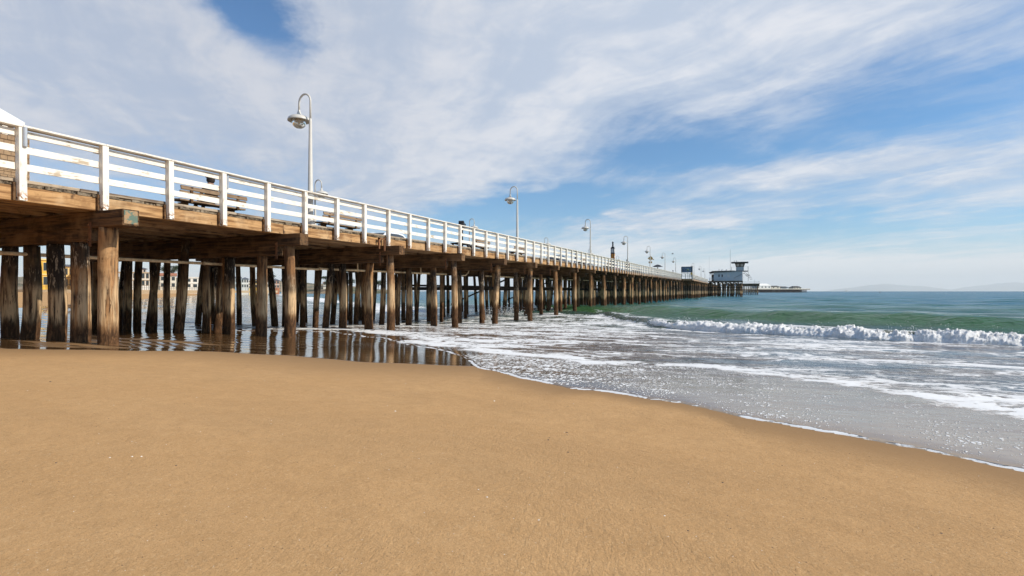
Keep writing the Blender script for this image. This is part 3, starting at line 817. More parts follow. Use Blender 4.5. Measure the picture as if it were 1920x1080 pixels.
# wharf beyond: wider section, its railing, far pile rows
WX = -10.6
wharf = empty('wharf_extension', (WX, 133, 0), label='wider far stretch of the pier beyond the sign board', cat='wharf')
def wbox(mb, x0, x1, y0, y1, z0, z1): mb.box(x0 - WX, x1 - WX, y0 - 133, y1 - 133, z0, z1)
mb = MB(); mbr = MB()
ri = rise(140)
wbox(mb, -26, WX, 133, 330, 3.98 + .82, 4.05 + .82); mb.build('deck', W_plank, wharf)
mb = MB(); wbox(mb, WX - .2, WX, 133, 196, 3.66 + .82, 3.978 + .82); wbox(mb, -26, WX - .2, 133, 133.3, 3.66 + .82, 3.978 + .82); mb.build('fascia_timber', W_fas, wharf)
mb = MB()
rp = random.Random(8)
for s in np.arange(134, 330, 4.6):
    wbox(mb, -25.5, WX + .3 if s < 196 else WX, s - .17, s + .17, 4.1, 4.47)
o = mb.build('cap_beams', W_capx, wharf); o['kind'] = 'stuff'
mb = MB()
for s in np.arange(134, 330, 4.6):
    for k in range(8):
        x_ = WX - .2 - k * 1.9 + rp.uniform(-.2, .2)
        mb.cyl((x_ - WX, s - 133 + rp.uniform(-.2, .2), -1.2), (x_ - WX + rp.uniform(-.2, .2), s - 133, 4.1), .2, .17, n=7)
o = mb.build('far_piles', W_pile, wharf); o['kind'] = 'stuff'
# ordinary rail on the extension
mb = MB()
for s in np.arange(133, 196, 1.5):
    wbox(mb, WX - .06, WX + .05, s - .06, s + .06, 4.5, 5.94)
for (z0, z1) in ((5.94, 5.98), (5.77, 5.90), (5.46, 5.60), (5.12, 5.26)):
    wbox(mb, WX - .04, WX - .002, 133, 196, z0, z1)
o = mb.build('railing', W_white, wharf)
M_dkrail = flat('dark_stained_rail', (.16, .19, .18), .7)
mb = MB()
for (z0, z1) in ((6.0, 6.10), (5.66, 5.74), (5.30, 5.38)): wbox(mb, -13.2, WX - .2, 132.92, 133.0, z0, z1)
for xx in (-13.15, -12.3, -11.4, -10.75): wbox(mb, xx, xx + .1, 133.0, 133.08, 4.86, 6.0)
mb.build('end_railing', M_dkrail, wharf)

# ---------------------------------------------------------------- lamp posts
def make_lamp():
    t = empty('lamp_post', (0, 0, 0))
    MB().lathe([(0, 0), (.20, 0), (.20, .03), (.15, .06), (.135, .10), (.13, .34), (.10, .38), (.095, .40), (.048, 3.55), (.045, 3.62), (0, 3.62)], n=16).build('pole', M_lamp, t, smooth=True)
    pts = [(0, 0, 3.6), (0, 0, 4.22)] + [(-.25 + .25 * math.cos(a), 0, 4.22 + .27 * math.sin(a)) for a in np.linspace(.15, math.pi, 14)] + [(-.505, 0, 3.98)]
    MB().tube(pts, .033, 10).build('gooseneck', M_lamp, t, smooth=True)
    sh_ = MB().lathe([(.035, .0), (.045, -.05), (.075, -.15), (.12, -.185), (.13, -.20), (.27, -.235), (.345, -.29), (.375, -.36), (.375, -.39), (.355, -.385), (.25, -.30), (0, -.27)], c=(-.505, 0, 3.99), n=28).build('lamp_shade', M_lamp, t, smooth=True)
    MB().lathe([(.20, -.30), (.235, -.40), (.225, -.50), (.18, -.575), (.10, -.625), (0, -.64)], c=(-.505, 0, 3.99), n=20).build('globe', M_glass, t, smooth=True)
    MB().lathe([(.0, -.29), (.21, -.29), (.18, -.36), (.05, -.40), (.05, -.5), (0, -.52)], c=(-.505, 0, 3.99), n=14).build('bulb_holder', M_bulb, t, smooth=True)
    for dx2, dy2 in ((.17, 0), (-.17, 0), (0, .17), (0, -.17)):
        MB().cyl((dx2, dy2, .03), (dx2, dy2, .06), .018, n=6).build('bolt', M_rust, t)
    return t
lamp0 = make_lamp()
bpy.context.view_layer.update()
def kids(o): return [c for c in bpy.data.objects if c.parent == o]
def dup(root, loc, rz=0, depth_first=True, **k):
    r = root.copy(); C.objects.link(r); r.location = loc; r.rotation_euler = (0, 0, rz)
    for key in ('label', 'group', 'category', 'kind'):
        if key in r and key in k: pass
    for ch in KC[root.name]:
        c = ch.copy(); C.objects.link(c); c.parent = r
        for g in KC[ch.name]:
            d = g.copy(); C.objects.link(d); d.parent = c
    return tag(r, **k)
KC = {}
def reg(root):
    KC[root.name] = kids(root)
    for ch in KC[root.name]: KC[ch.name] = kids(ch)
reg(lamp0)
near_px = [582, 970, 1107, 1177, 1219, 1247, 1267]
near_lab = ['nearest and tallest-looking white gooseneck lamp, over the near railing', 'second white gooseneck lamp along the near railing, against open blue sky',
            'third gooseneck lamp along the near railing, left of the picture totem', 'fourth gooseneck lamp along the near railing, just right of the picture totem',
            'gooseneck lamp with the yellow warning sign on its pole', 'gooseneck lamp right of the yellow warning sign', 'gooseneck lamp just left of the blue sign board']
G = 'white gooseneck lamps along the pier'
first = True
for px, lb in zip(near_px, near_lab):
    s = px_to(px, 13.42); loc = (-13.42, s, 4.12 + rise(s))
    if px == 582: lamp0.location = loc; tag(lamp0, lb, 'street lamp', G)
    else: dup(lamp0, loc, 0, label=lb, cat='street lamp', group=G)
sl = px_to(1267, 13.42)
for i, (x_, s) in enumerate(((-11.6, 150), (-11.0, 168), (-11.0, 186))):
    dup(lamp0, (x_, s, 4.87), 0, label=['gooseneck lamp rising just behind the blue sign board', 'small gooseneck lamp right of the blue sign board', 'small gooseneck lamp left of the watch tower building'][i], cat='street lamp', group=G)
far_lab = ['far-side lamp showing right behind the nearest lamp, its arm to the right', 'far-side lamp seen left of the second near lamp', 'far-side lamp just left of the third near lamp',
           'far-side lamp behind the picture totem', 'most distant far-side lamp']
for i, s in enumerate((25.0, 45.0, 66.0, 88.0, 110.0)):
    dup(lamp0, (-23.75, s, 4.06 + rise(s)), math.pi, label=far_lab[i], cat='street lamp', group=G)

# ---------------------------------------------------------------- benches
def make_bench(L=2.15):
    t = empty('bench')          # back faces +X, sits along Y, origin on the deck
    sl_ = boxmesh('back_slat', .04, L, .115, W_bench, .006)
    for i in range(2): link('back_slat', sl_, t, (-.02 - .03 * (1 - i), L / 2, .60 + i * .132), (0, R(-10), 0))
    st_me = boxmesh('seat_slat', .12, L, .045, W_bench, .006)
    for i in range(4): link('seat_slat', st_me, t, (-.12 - i * .128, L / 2, .40 + .008 * i), None)
    for yy in (.32, L - .32):
        mb = MB().box(-.42, -.22, -.05, .05, 0, .36).box(-.56, -.02, -.035, .035, .335, .375).box(-.05, .0, -.035, .035, .34, .78)
        mb.build('leg', W_capx, t, loc=(0, yy, 0))
    return t
bench0 = make_bench(); reg(bench0)
bl = ['plank bench nearest the camera with a person seated on it', 'second plank bench, just right of the nearest lamp', 'third plank bench, right of the coin viewer',
      'fourth plank bench, behind the second lamp', 'fifth plank bench, left of the third lamp', 'farthest plank bench, beside the third lamp']
for i, (s, L) in enumerate(((9.95, 1), (15.45, 1), (27.6, 1), (33.6, 1), (50, 1), (61, 1))):
    o = bench0 if i == 0 else dup(bench0, (0, 0, 0))
    o.location = (-14.25, s, 4.06 + rise(s)); tag(o, bl[i], 'bench', 'plank benches facing the roadway')
note = MB()
# carved line on the lower back slat (unreadable marks in the photograph)
rr_ = random.Random(4)
for j, (y0, y1) in enumerate(((.85, 1.35), (1.42, 1.62), (1.72, 1.98))):
    q = y0
    while q < y1:
        L_ = rr_.uniform(.012, .03); note.box(.0, .003, q, q + L_, -.018 + rr_.uniform(0, .01), .012 + rr_.uniform(0, .012)); q += L_ + .014
o = note.build('carved_line', M_blackw, bench0, loc=(-.024, 0, .60), rot=(0, R(-10), 0)); 

# ---------------------------------------------------------------- people
M_skin = flat('skin', (.50, .28, .19), .55, var=.05)
cl = {'black': flat('black_cloth', (.02, .02, .024), .9), 'navy': flat('navy_cloth', (.03, .045, .10), .9), 'denim': flat('denim', (.07, .11, .19), .9),
      'grey': flat('grey_cloth', (.22, .22, .23), .9), 'red': flat('red_cloth', (.35, .04, .03), .9), 'yellow': flat('yellow_cloth', (.65, .42, .04), .8),
      'white': flat('white_cloth', (.7, .7, .68), .9), 'hair': flat('dark_hair', (.03, .02, .015), .8), 'shoe': flat('pale_shoe', (.55, .53, .50), .7)}
def make_person(top, bot, seated=False, hat=False, seed=0, **tags):
    r_ = random.Random(seed)
    if seated:
        J = {'pel': (0, 0, .50), 'sp': (.02, 0, .72), 'ch': (.04, 0, .92), 'nk': (.03, 0, 1.06), 'hd': (.02, 0, 1.17), 'ht': (.02, 0, 1.26)}
        for s_, n in ((1, 'l'), (-1, 'r')):
            J['hp' + n] = (-.04, .10 * s_, .48); J['kn' + n] = (-.46, .12 * s_, .50); J['an' + n] = (-.44, .12 * s_, .08); J['to' + n] = (-.60, .13 * s_, .04)
            J['sh' + n] = (.04, .18 * s_, .96); J['el' + n] = (-.06, .25 * s_, .70); J['wr' + n] = (-.28, .16 * s_, .60); J['ha' + n] = (-.36, .13 * s_, .58)
    else:
        w_ = r_.uniform(-.12, .12)
        J = {'pel': (0, 0, .93), 'sp': (0, 0, 1.12), 'ch': (0, 0, 1.32), 'nk': (0, 0, 1.47), 'hd': (-.01, 0, 1.59), 'ht': (-.01, 0, 1.68)}
        for s_, n in ((1, 'l'), (-1, 'r')):
            J['hp' + n] = (0, .10 * s_, .90); J['kn' + n] = (-.02 + w_ * s_, .11 * s_, .50); J['an' + n] = (w_ * 1.6 * s_, .11 * s_, .08); J['to' + n] = (w_ * 1.6 * s_ - .15, .13 * s_, .03)
            J['sh' + n] = (0, .19 * s_, 1.38); J['el' + n] = (.03 - w_ * s_, .25 * s_, 1.10); J['wr' + n] = (-.05 - w_ * s_, .26 * s_, .86); J['ha' + n] = (-.07 - w_ * s_, .26 * s_, .76)
    names = list(J); idx = {n: i for i, n in enumerate(names)}
    E = [('pel', 'sp'), ('sp', 'ch'), ('ch', 'nk'), ('nk', 'hd'), ('hd', 'ht')]
    for n in 'lr': E += [('pel', 'hp' + n), ('hp' + n, 'kn' + n), ('kn' + n, 'an' + n), ('an' + n, 'to' + n), ('ch', 'sh' + n), ('sh' + n, 'el' + n), ('el' + n, 'wr' + n), ('wr' + n, 'ha' + n)]
    rad = {'pel': .14, 'sp': .125, 'ch': .14, 'nk': .055, 'hd': .10, 'ht': .075, 'hp': .10, 'kn': .062, 'an': .045, 'to': .04, 'sh': .07, 'el': .045, 'wr': .032, 'ha': .035}
    me = bpy.data.meshes.new('tmp'); me.from_pydata([J[n] for n in names], [(idx[a], idx[b]) for a, b in E], [])
    o = bpy.data.objects.new('tmp', me); C.objects.link(o)
    sk = o.modifiers.new('s', 'SKIN'); su = o.modifiers.new('u', 'SUBSURF'); su.levels = 2
    for i, n in enumerate(names):
        q = rad.get(n, rad.get(n[:2])); me.skin_vertices[0].data[i].radius = (q, q); me.skin_vertices[0].data[i].use_root = (n == 'pel')
    dg = bpy.context.evaluated_depsgraph_get()
    body = bpy.data.meshes.new_from_object(o.evaluated_get(dg)); bpy.data.objects.remove(o)
    body.name = 'body'; body.materials.clear()
    for m_ in (M_skin, cl[top], cl[bot], cl['shoe']): body.materials.append(m_)
    for pl in body.polygons:
        c_ = pl.center; pl.use_smooth = True
        if seated:
            mi = 0 if c_.z > 1.05 else 1 if (c_.z > .56 and c_.x > -.32) else 3 if c_.z < .10 else 2
            if c_.x < -.30 and c_.z > .55: mi = 0
        else:
            mi = 0 if c_.z > 1.46 or (abs(c_.y) > .2 and c_.z < .85) else 1 if c_.z > .93 else 3 if c_.z < .10 else 2
        pl.material_index = mi
    t = empty('person', **tags)
    link('body', body, t)
    hx, hz = (.03, 1.235) if seated else (.0, 1.655)
    MB().lathe([(0, .10), (.06, .09), (.10, .05), (.112, -.02), (.112, -.10), (.08, -.15)], c=(hx, 0, hz), n=12).build('hair', cl['hair'], t, smooth=True)
    if hat:
        MB().lathe([(0, .12), (.07, .11), (.112, .05), (.116, .02), (.14, .012), (.14, .0), (.10, 0)], c=(hx, 0, hz + .01), n=14).build('hat', cl['black'], t, smooth=True)
    reg(t); return t
ps = make_person('black', 'black', seated=True, hat=True, label='person in black sitting on the nearest bench with their back to the railing', cat='person')
ps.location = (-14.42, 10.95, 4.01)
M_bag = cl['black']
bag = MB().lathe([(0, 0), (.17, 0), (.20, .06), (.18, .22), (.10, .31), (0, .33)], n=12).build('backpack', M_bag, smooth=True)
tag(bag, 'black backpack under the nearest bench', 'bag'); bag.location = (-14.62, 10.62, 4.06)
ppl = [('grey', 'denim', 52.5, -15.5, 'person in grey top behind the railing near the third lamp'), ('black', 'black', 72.5, -14.2, 'person in black whose head shows above the railing right of the totem'),
       ('navy', 'denim', 69, -15.6, 'person in navy standing right beside the totem'), ('red', 'black', 77.5, -15, 'person in a red top beyond the totem'),
       ('white', 'navy', 104, -14.6, 'person in white walking past the yellow warning sign'), ('black', 'denim', 122.5, -13.9, 'dark-haired person leaning near the lamp left of the sign board'),
       ('yellow', 'grey', 134.2, -10.95, 'person in a yellow jacket at the corner under the sign board')]
for i, (a, b, s, x_, lb) in enumerate(ppl):
    q = make_person(a, b, seed=i, label=lb, cat='person', group='people strolling on the pier')
    q.location = (x_, s, (4.055 + rise(s)) if s < 133 else 4.87); q.rotation_euler.z = i * 1.3

# ---------------------------------------------------------------- coin viewer, totem, signs
s = px_to(866, 13.75)
v = empty('coin_viewer', (-13.75, s, 4.06 + rise(s)), R(20), label='dark coin binocular viewer on a post behind the railing', cat='viewer')
MB().lathe([(0, 0), (.16, 0), (.16, .04), (.07, .10), (.06, 1.05), (.10, 1.12), (0, 1.12)], n=12).build('post', M_dark, v, smooth=True)
M_ = Matrix.Translation((0, 0, 1.33)) @ Matrix.Rotation(R(-16), 4, 'X')
hd = MB().box(-.14, .14, -.27, .20, -.10, .10, M=M_).box(-.17, .17, .20, .29, -.12, .13, M=M_).box(-.05, .05, -.05, .05, -.25, -.08, M=M_)
hd.build('head', M_dark, v)
lm = MB()
for q in (-.075, .075): lm.cyl(M_ @ Vector((q, .29, 0)), M_ @ Vector((q, .31, 0)), .05, n=12)
lm.build('lens', M_grey, v)
MB().cyl(M_ @ Vector((-.07, -.27, .02)), M_ @ Vector((-.07, -.36, .02)), .035, n=10).cyl(M_ @ Vector((.07, -.27, .02)), M_ @ Vector((.07, -.36, .02)), .035, n=10).build('eyepiece', M_dark, v)
st = empty('step_stand', (-13.78, s - .1, 4.06 + rise(s)), 0, label='dark stepped platform at the foot of the coin viewer', cat='step')
MB().box(-.3, .3, -.55, .55, .26, .31).build('tread', M_dark, st)
MB().box(-.62, -.3, -.45, .45, .12, .16).build('tread', M_dark, st)
for q in (-.4, .4): MB().box(-.28, -.2, q - .04, q + .04, 0, .26).box(.2, .28, q - .04, q + .04, 0, .26).build('leg', M_dark, st)

s = px_to(1149, 15); zt = 4.06 + rise(s)
t = empty('picture_totem', (-15, s, zt), label='tall black pillar with white and orange picture panels and a small finial', cat='pillar')
MB().box(-.22, .22, -.22, .22, 0, 3.0).build('column', M_dark, t)
MB().box(-.15, .15, -.15, .15, 3.0, 3.12).lathe([(0, 0), (.11, 0), (.07, .10), (.13, .22), (.07, .34), (.10, .42), (.12, .52), (.08, .62), (0, .66)], c=(0, 0, 3.12), n=10).build('finial', M_dark, t)
M_or = flat('orange_panel', (.62, .26, .04), .6); M_wp = flat('white_panel', (.62, .62, .60), .6); M_gp = flat('grey_panel', (.30, .36, .38), .6)
for (z0, z1, m_) in ((2.35, 2.85, M_wp), (1.62, 2.2, M_or), (.85, 1.4, M_gp)):
    MB().box(.221, .235, -.14, .14, z0, z1).box(-.14, .14, -.235, -.221, z0, z1).build('picture_panel', m_, t)
MB().box(.236, .242, -.10, .12, 1.82, 1.92).box(.236, .242, .0, .08, 1.72, 1.84).build('white_mark', M_wp, t)

s = px_to(1219, 13.5); zt = 4.12 + rise(s)
sg = empty('warning_sign', (-13.42, s - .16, zt), label='yellow diamond warning sign with two small plates fixed beside a lamp pole', cat='sign')
M_y = flat('yellow_sign', (.55, .34, .09), .6)
Mr = Matrix.Translation((0, -.02, 2.55)) @ Matrix.Rotation(R(45), 4, 'Y')
MB().box(-.30, .30, -.012, .012, -.30, .30, M=Mr).build('diamond_plate', M_y, sg)
MB().box(-.28, -.03, -.03, -.01, 1.75, 2.05).box(.05, .26, -.03, -.01, 1.75, 2.05).build('small_plate', M_y, sg)
MB().box(-.02, .02, -.008, .03, 1.7, 2.9).build('mounting_bar', M_dark, sg)
MB().box(.3, .55, -.02, 0, 2.28, 2.40).build('arrow_plate', M_y, sg)

M_sbl = flat('sign_blue', (.16, .24, .33), .6); M_sdk = flat('sign_dark_frame', (.035, .05, .055), .6); M_sgr = flat('sign_green', (.13, .20, .13), .6); M_snv = flat('sign_navy', (.03, .05, .11), .6)
b = empty('sign_board', (-12.0, 133.6, 4.87), label='dark framed blue sign board standing on three posts over the pier', cat='sign board')
for x_ in (-1.2, .25, 1.3): MB().cyl((x_, .05, 0), (x_, .05, 2.9), .035, n=6).build('post', M_dkrail, b)
MB().box(-1.25, 1.35, -.04, .02, 1.5, 2.9).build('board', M_sdk, b)
MB().box(-1.0, 1.05, -.055, -.042, 1.62, 2.72).build('panel', M_sbl, b)
def ring(c_, r0, r1, y, n=20):
    mb = MB(); V = []; F = []
    for i in range(n):
        a = 2 * math.pi * i / n
        V += [(c_[0] + r0 * math.cos(a), y, c_[1] + r0 * math.sin(a)), (c_[0] + r1 * math.cos(a), y, c_[1] + r1 * math.sin(a))]
    for i in range(n): j = (i + 1) % n; F.append((2 * i, 2 * j, 2 * j + 1, 2 * i + 1))
    return mb.raw(V, F)
ring((-.55, 2.15), .2, .36, -.06).build('round_mark', M_snv, b)
MB().lathe([(.001, -.26), (.28, -.12), (.30, .1), (.001, .22)], c=(.25, -.06, 2.15), n=10).build('green_mark', M_sgr, b).scale = (1, 1, 1)
for z0 in (1.75, 2.1, 2.45): MB().box(.62, .95, -.062, -.056, z0, z0 + .1).build('bar_mark', M_snv, b)

# ---------------------------------------------------------------- kiosk at the far left
M_shing, nb, p = mat('brown_shingle')
P = nb.pos(); br = nb.new('ShaderNodeTexBrick', {'Vector': nb.comb(nb.add(nb.sep(P)[0], nb.sep(P)[1]), nb.sep(P)[2], 0.0), 'Scale': 1.0, 'Brick Width': .16, 'Row Height': .14, 'Mortar Size': .006,
            'Color1': (.40, .26, .14), 'Color2': (.32, .20, .11), 'Mortar': (.08, .05, .03)})
nb.put(p.inputs['Base Color'], nb.mix(nb.ss(nb.noise(P, 9, 4), .4, .7, 0, .5), br.outputs[0], (.20, .12, .07))); nb.put(p.inputs['Roughness'], .9)
M_wroof = flat('white_roof', (.78, .76, .70), .6, var=.06)
kx, ky = -19.0, px_to(55, 19.0)
k = empty('ticket_kiosk', (kx - 1.5, ky - 2.0, 4.06), label='brown shingled kiosk with a white pyramid roof at the left edge', cat='kiosk')
MB().box(-1.5, 1.5, -2.0, 2.0, 0, 2.25).build('wall', M_shing, k)
for sx in (-1.42, 1.42):
    for sy in (-1.92, 1.45): MB().box(sx - .06, sx + .06, sy - .06, sy + .06, 2.25, 2.62).build('corner_post', W_whitez, k)
rf = MB().raw([(-1.6, -2.1, 2.6), (1.6, -2.1, 2.6), (1.6, 1.85, 2.6), (-1.6, 1.85, 2.6), (-1.6, -2.1, 2.68), (1.6, -2.1, 2.68), (1.6, 1.85, 2.68), (-1.6, 1.85, 2.68), (0, -.3, 4.3)],
         [(3, 2, 1, 0), (0, 1, 5, 4), (1, 2, 6, 5), (2, 3, 7, 6), (3, 0, 4, 7), (4, 5, 8), (5, 6, 8), (6, 7, 8), (7, 4, 8)])
rf.build('roof', M_wroof, k)
for r_ in range(15):
    MB().box(1.5, 1.515, -2.0, 2.0, .02 + r_ * .15, .14 + r_ * .15).build('shingle_course', M_shing, k)

# ---------------------------------------------------------------- cars on the deck
M_tyre = flat('tyre', (.02, .02, .02), .9); M_cg = mat('car_glass'); M_cg[2].inputs['Base Color'].default_value = (.05, .06, .07, 1); M_cg[2].inputs['Roughness'].default_value = .05; M_cg = M_cg[0]
def car_paint(n, col):
    m_, nb, p = mat(n); nb.put(p.inputs['Base Color'], col); p.inputs['Roughness'].default_value = .3; p.inputs['Coat Weight'].default_value = .6
    nb.put(p.inputs['Normal'], nb.bump(nb.noise(nb.pos(), 2.0, 3), .1, .01)); return m_
def make_car(name, paintm, loc, rz, L=4.35, H=1.46, **tags):
    t = empty(name, loc, rz, **tags)
    W2 = .86; prof_ = [(-L / 2, .35), (-L / 2, .72), (-L / 2 + .12, .92), (-L / 2 + .55, .98), (L / 2 - 1.25, .98), (L / 2 - .25, .80), (L / 2, .62), (L / 2, .32), (L / 2 - .3, .22), (-L / 2 + .3, .22)]
    n = len(prof_)
    V = [(s_ * W2 * (1 if z < .95 else .95), y, z) for s_ in (-1, 1) for (y, z) in prof_]
    F = [(i, (i + 1) % n, n + (i + 1) % n, n + i) for i in range(n)] + [tuple(range(n)), tuple(reversed(range(n, 2 * n)))]
    me = MB().raw(V, F).mesh('body', paintm); bm_bevel(me, .05, 2); link('body', me, t)
    cab = [(-L / 2 + .35, .97), (-L / 2 + .95, H - .06), (-L / 2 + 1.5, H), (.25, H - .02), (.62, H - .09), (1.25, .97)]
    n = len(cab); V = [(s_ * (W2 * .93 - max(0, z - 1) * .38), y, z) for s_ in (-1, 1) for (y, z) in cab]
    F = [(i, (i + 1) % n, n + (i + 1) % n, n + i) for i in range(n)] + [tuple(range(n)), tuple(reversed(range(n, 2 * n)))]
    me = MB().raw(V, F).mesh('cabin', paintm); bm_bevel(me, .03, 2); link('cabin', me, t)
    for s_ in (-1, 1):
        V = [(s_ * (W2 * .93 - max(0, z - 1) * .38 + .012), y, z) for (y, z) in [(-L / 2 + .62, 1.0), (-L / 2 + 1.02, H - .13), (-L / 2 + 1.5, H - .07), (.2, H - .09), (.52, H - .16), (1.05, 1.0)]]
        MB().raw(V, [(0, 1, 2, 3, 4, 5)]).build('side_window', M_cg, t)
    MB().raw([(-.68, 1.22, 1.02), (.68, 1.22, 1.02), (.60, .66, H - .09), (-.60, .66, H - .09)], [(0, 1, 2, 3)]).build('windscreen', M_cg, t)
    for sx in (-1, 1):
        for sy in (-L / 2 + .78, L / 2 - .82):
            w_ = MB().cyl((sx * .70, sy, .32), (sx * .88, sy, .32), .32, n=18).build('wheel', M_tyre, t)
            MB().cyl((sx * .875, sy, .32), (sx * .895, sy, .32), .19, n=12).build('rim', M_grey, w_)
        MB().box(sx * .62 - .14, sx * .62 + .14, L / 2 - .06, L / 2 + .012, .60, .72).build('headlight', M_glass, t)
    return t
sc_ = px_to(732, 20.5)
make_car('parked_car', car_paint('white_car_paint', (.75, .76, .77)), (-20.9, sc_ - .2, 4.055 + rise(sc_)), math.pi, label='white hatchback parked on the pier, its curved roof behind the railing', cat='car', group='cars parked on the pier')
for i, (s, col, lb) in enumerate(((56, (.05, .05, .06), 'black car parked on the pier left of the totem'), (76, (.10, .11, .13), 'dark grey car parked behind the totem'), (82, (.25, .03, .03), 'dark red car parked beyond the totem'),
                       (98, (.55, .56, .58), 'silver car parked beyond the yellow warning sign'), (104, (.04, .06, .10), 'dark blue car parked behind the silver one'), (118, (.6, .6, .6), 'pale car parked nearest the sign board'))):
    make_car('parked_car', car_paint('car_paint', col), (-20.9 if i % 2 else -18.6, s, 4.055 + rise(s)), math.pi if i % 3 else 0, label=lb, cat='car', group='cars parked on the pier')
# patio umbrella near px 1233
s = px_to(1233, 15); um = empty('patio_umbrella', (-15, s, 4.06 + rise(s)), label='dark topped patio umbrella standing beyond the yellow warning sign', cat='umbrella')
MB().cyl((0, 0, 0), (0, 0, 2.3), .025, n=6).build('pole', M_grey, um)
MB().lathe([(1.0, 1.95), (.95, 2.0), (.45, 2.28), (0, 2.42)], n=8).build('canopy', M_dark, um)

# ---------------------------------------------------------------- watch tower building and platforms far out
M_blue = flat('pale_blue_siding', (.50, .55, .56), .75, var=.06, sc=.6); M_roofd = flat('dark_roof', (.065, .06, .055), .9)
M_bw = flat('pale_blue_trim', (.46, .55, .62), .7, var=.05); M_win = flat('dark_window', (.04, .05, .055), .2); M_wood2 = flat('brown_framing', (.10, .065, .04), .8)
M_lit = flat('window_with_pale_blind', (.62, .50, .40), .6)  # lit look of the tower windows painted into the pane colour
M_wht_ = flat('notice_white', (.6, .6, .58), .7)
gx, gy, gz = -10.1, 197.0, 5.45
pf = empty('platform', (gx, gy, 0), label='piled platform carrying the lifeguard headquarters building', cat='platform')
MB().box(-.5, 10.6, 0, 14, gz - .35, gz).build('deck', W_plank, pf)
mb = MB()
for x_ in np.arange(-.2, 10.6, 1.3): mb.box(x_, x_ + .3, -.1, 13, gz - .75, gz - .36)
mb.build('beam', M_blackw, pf)
rp = random.Random(3)
for j, y_ in enumerate((.5, 4.5, 9.5)):
    for i, x_ in enumerate(np.arange(0, 10.4, .85 if j == 0 else 1.4)):
        o = link('pile', PM[(i + j) % 7], pf, (x_ + rp.uniform(-.15, .15), y_, -1.0)); o.scale = (.95, .95, (gz + .3) / 4)
mb = MB()
for z in (1.35, 1.95): mb.box(0, 10.3, .2, .3, z * 1.6, z * 1.6 + .22)
mb.build('waler', M_blackw, pf)
fnd = MB()
for x_ in (3.6, 5.6, 8.2): fnd.cyl((x_, .1, 3.9), (x_, -.1, 3.9), .28, n=12)
fnd.build('tyre_fender', M_grey, pf)
rl = MB()
for x_ in np.arange(0, 10.5, 1.45): rl.box(x_ - .04, x_ + .04, 0, .07, gz, gz + 1.15)
for z in (1.08, .78, .45): rl.box(-.3, 10.4, .07, .11, gz + z, gz + z + .06)
rl.build('railing', M_bw, pf)
g = empty('lifeguard_building', (gx, gy + 1.2, gz), label='pale blue flat-roofed building with a glazed watch tower on top', cat='building')
MB().box(1.3, 7.6, 0, 8, 0, 3.3).build('wall', M_blue, g)
MB().box(7.6, 10.4, .25, 7, 0, 3.3).build('side_wall', M_blue, g)
MB().box(.0, .12, .0, .12, 0, 2.6).box(0, 1.3, .2, .3, 2.4, 2.6).build('porch_post', M_bw, g)
MB().box(.5, 1.29, .9, 1.0, 0, 2.3).build('door', M_wood2, g)
MB().raw([(-.4, -.6, 2.9), (8, -.5, 3.31), (8, 8.6, 3.31), (-.4, 8.6, 2.9), (.9, -.3, 3.5), (8, -.3, 3.56), (8, 8, 3.56), (.9, 8, 3.5)], [(3, 2, 1, 0), (0, 1, 5, 4), (1, 2, 6, 5), (2, 3, 7, 6), (3, 0, 4, 7), (4, 5, 6, 7)]).build('roof', M_roofd, g)
for x_ in (3.0, 4.0):
    wn = MB().box(x_ - .28, x_ + .28, -.04, -.0, 1.3, 2.3).build('window', M_bw, g); MB().box(x_ - .22, x_ + .22, -.05, -.041, 1.36, 2.24).build('pane', M_win, wn)
tw = MB().box(7.0, 12.3, -.02, 6.5, 3.305, 3.45).build('tower_deck', M_roofd, g)
MB().box(8.4, 10.9, 1.2, 4.4, 3.46, 4.75).build('tower_wall', M_blue, g)
MB().raw([(8.4, 1.2, 4.75), (10.9, 1.2, 4.75), (10.9, 4.4, 4.75), (8.4, 4.4, 4.75), (8.0, .9, 6.2), (11.3, .9, 6.2), (11.3, 4.7, 6.2), (8.0, 4.7, 6.2)], [(0, 1, 5, 4), (1, 2, 6, 5), (2, 3, 7, 6), (3, 0, 4, 7), (4, 5, 6, 7), (3, 2, 1, 0)]).build('tower_cabin', M_wood2, g)
for x_ in (8.55, 9.85):
    MB().raw([(x_, 1.10, 4.98), (x_ + .9, 1.10, 4.98), (x_ + .9, .93, 5.85), (x_, .93, 5.85)], [(0, 1, 2, 3)]).build('cabin_window', M_lit, g)
MB().box(6.9, 12.3, -.2, 5.8, 6.2, 6.5).build('tower_roof', M_roofd, g)
for x_ in (7.0, 12.2): MB().cyl((x_, .1, 3.46), (x_, .1, 4.85), .06, n=5).build('rail_post', M_dark, g)
MB().cyl((7.0, .1, 4.75), (12.2, .1, 4.75), .025, n=4).build('rail_bar', M_grey, g)
MB().cyl((6.6, 0, 2.9), (6.6, 0, 10.8), .05, .03, n=5).build('antenna', M_dark, g)
MB().cyl((-.2, 0, 2.7), (-.2, 0, 8.6), .03, .02, n=5).build('antenna', M_grey, g)
stx = MB()
for i in range(5): stx.box(10.6 + i * .55, 11.3 + i * .55, .5, 1.5, 2.5 - i * .5, 2.6 - i * .5)
stx.box(10.5, 10.6, .5, .6, 0, 3.0).box(12.2, 12.3, .5, .6, 0, 3).box(11.5, 12.8, .5, 3, 1.9, 2.0).cyl((10.6, .5, 3.5), (13.3, .5, 1.0), .05, n=5)
stx.build('outside_stair', M_wood2, g)
for x_ in (2.0, 5.4, 6.6): MB().box(x_ - .05, x_ + .05, -.05, -.002, .05, 3.2).build('batten', M_bw, g)
MB().box(5.7, 6.4, -.07, -.002, 1.2, 2.1).build('notice_board', M_wht_, g)
MB().cyl((7.7, -.02, .9), (10.3, -.02, 2.3), .05, n=5).build('handrail', M_dark, g)
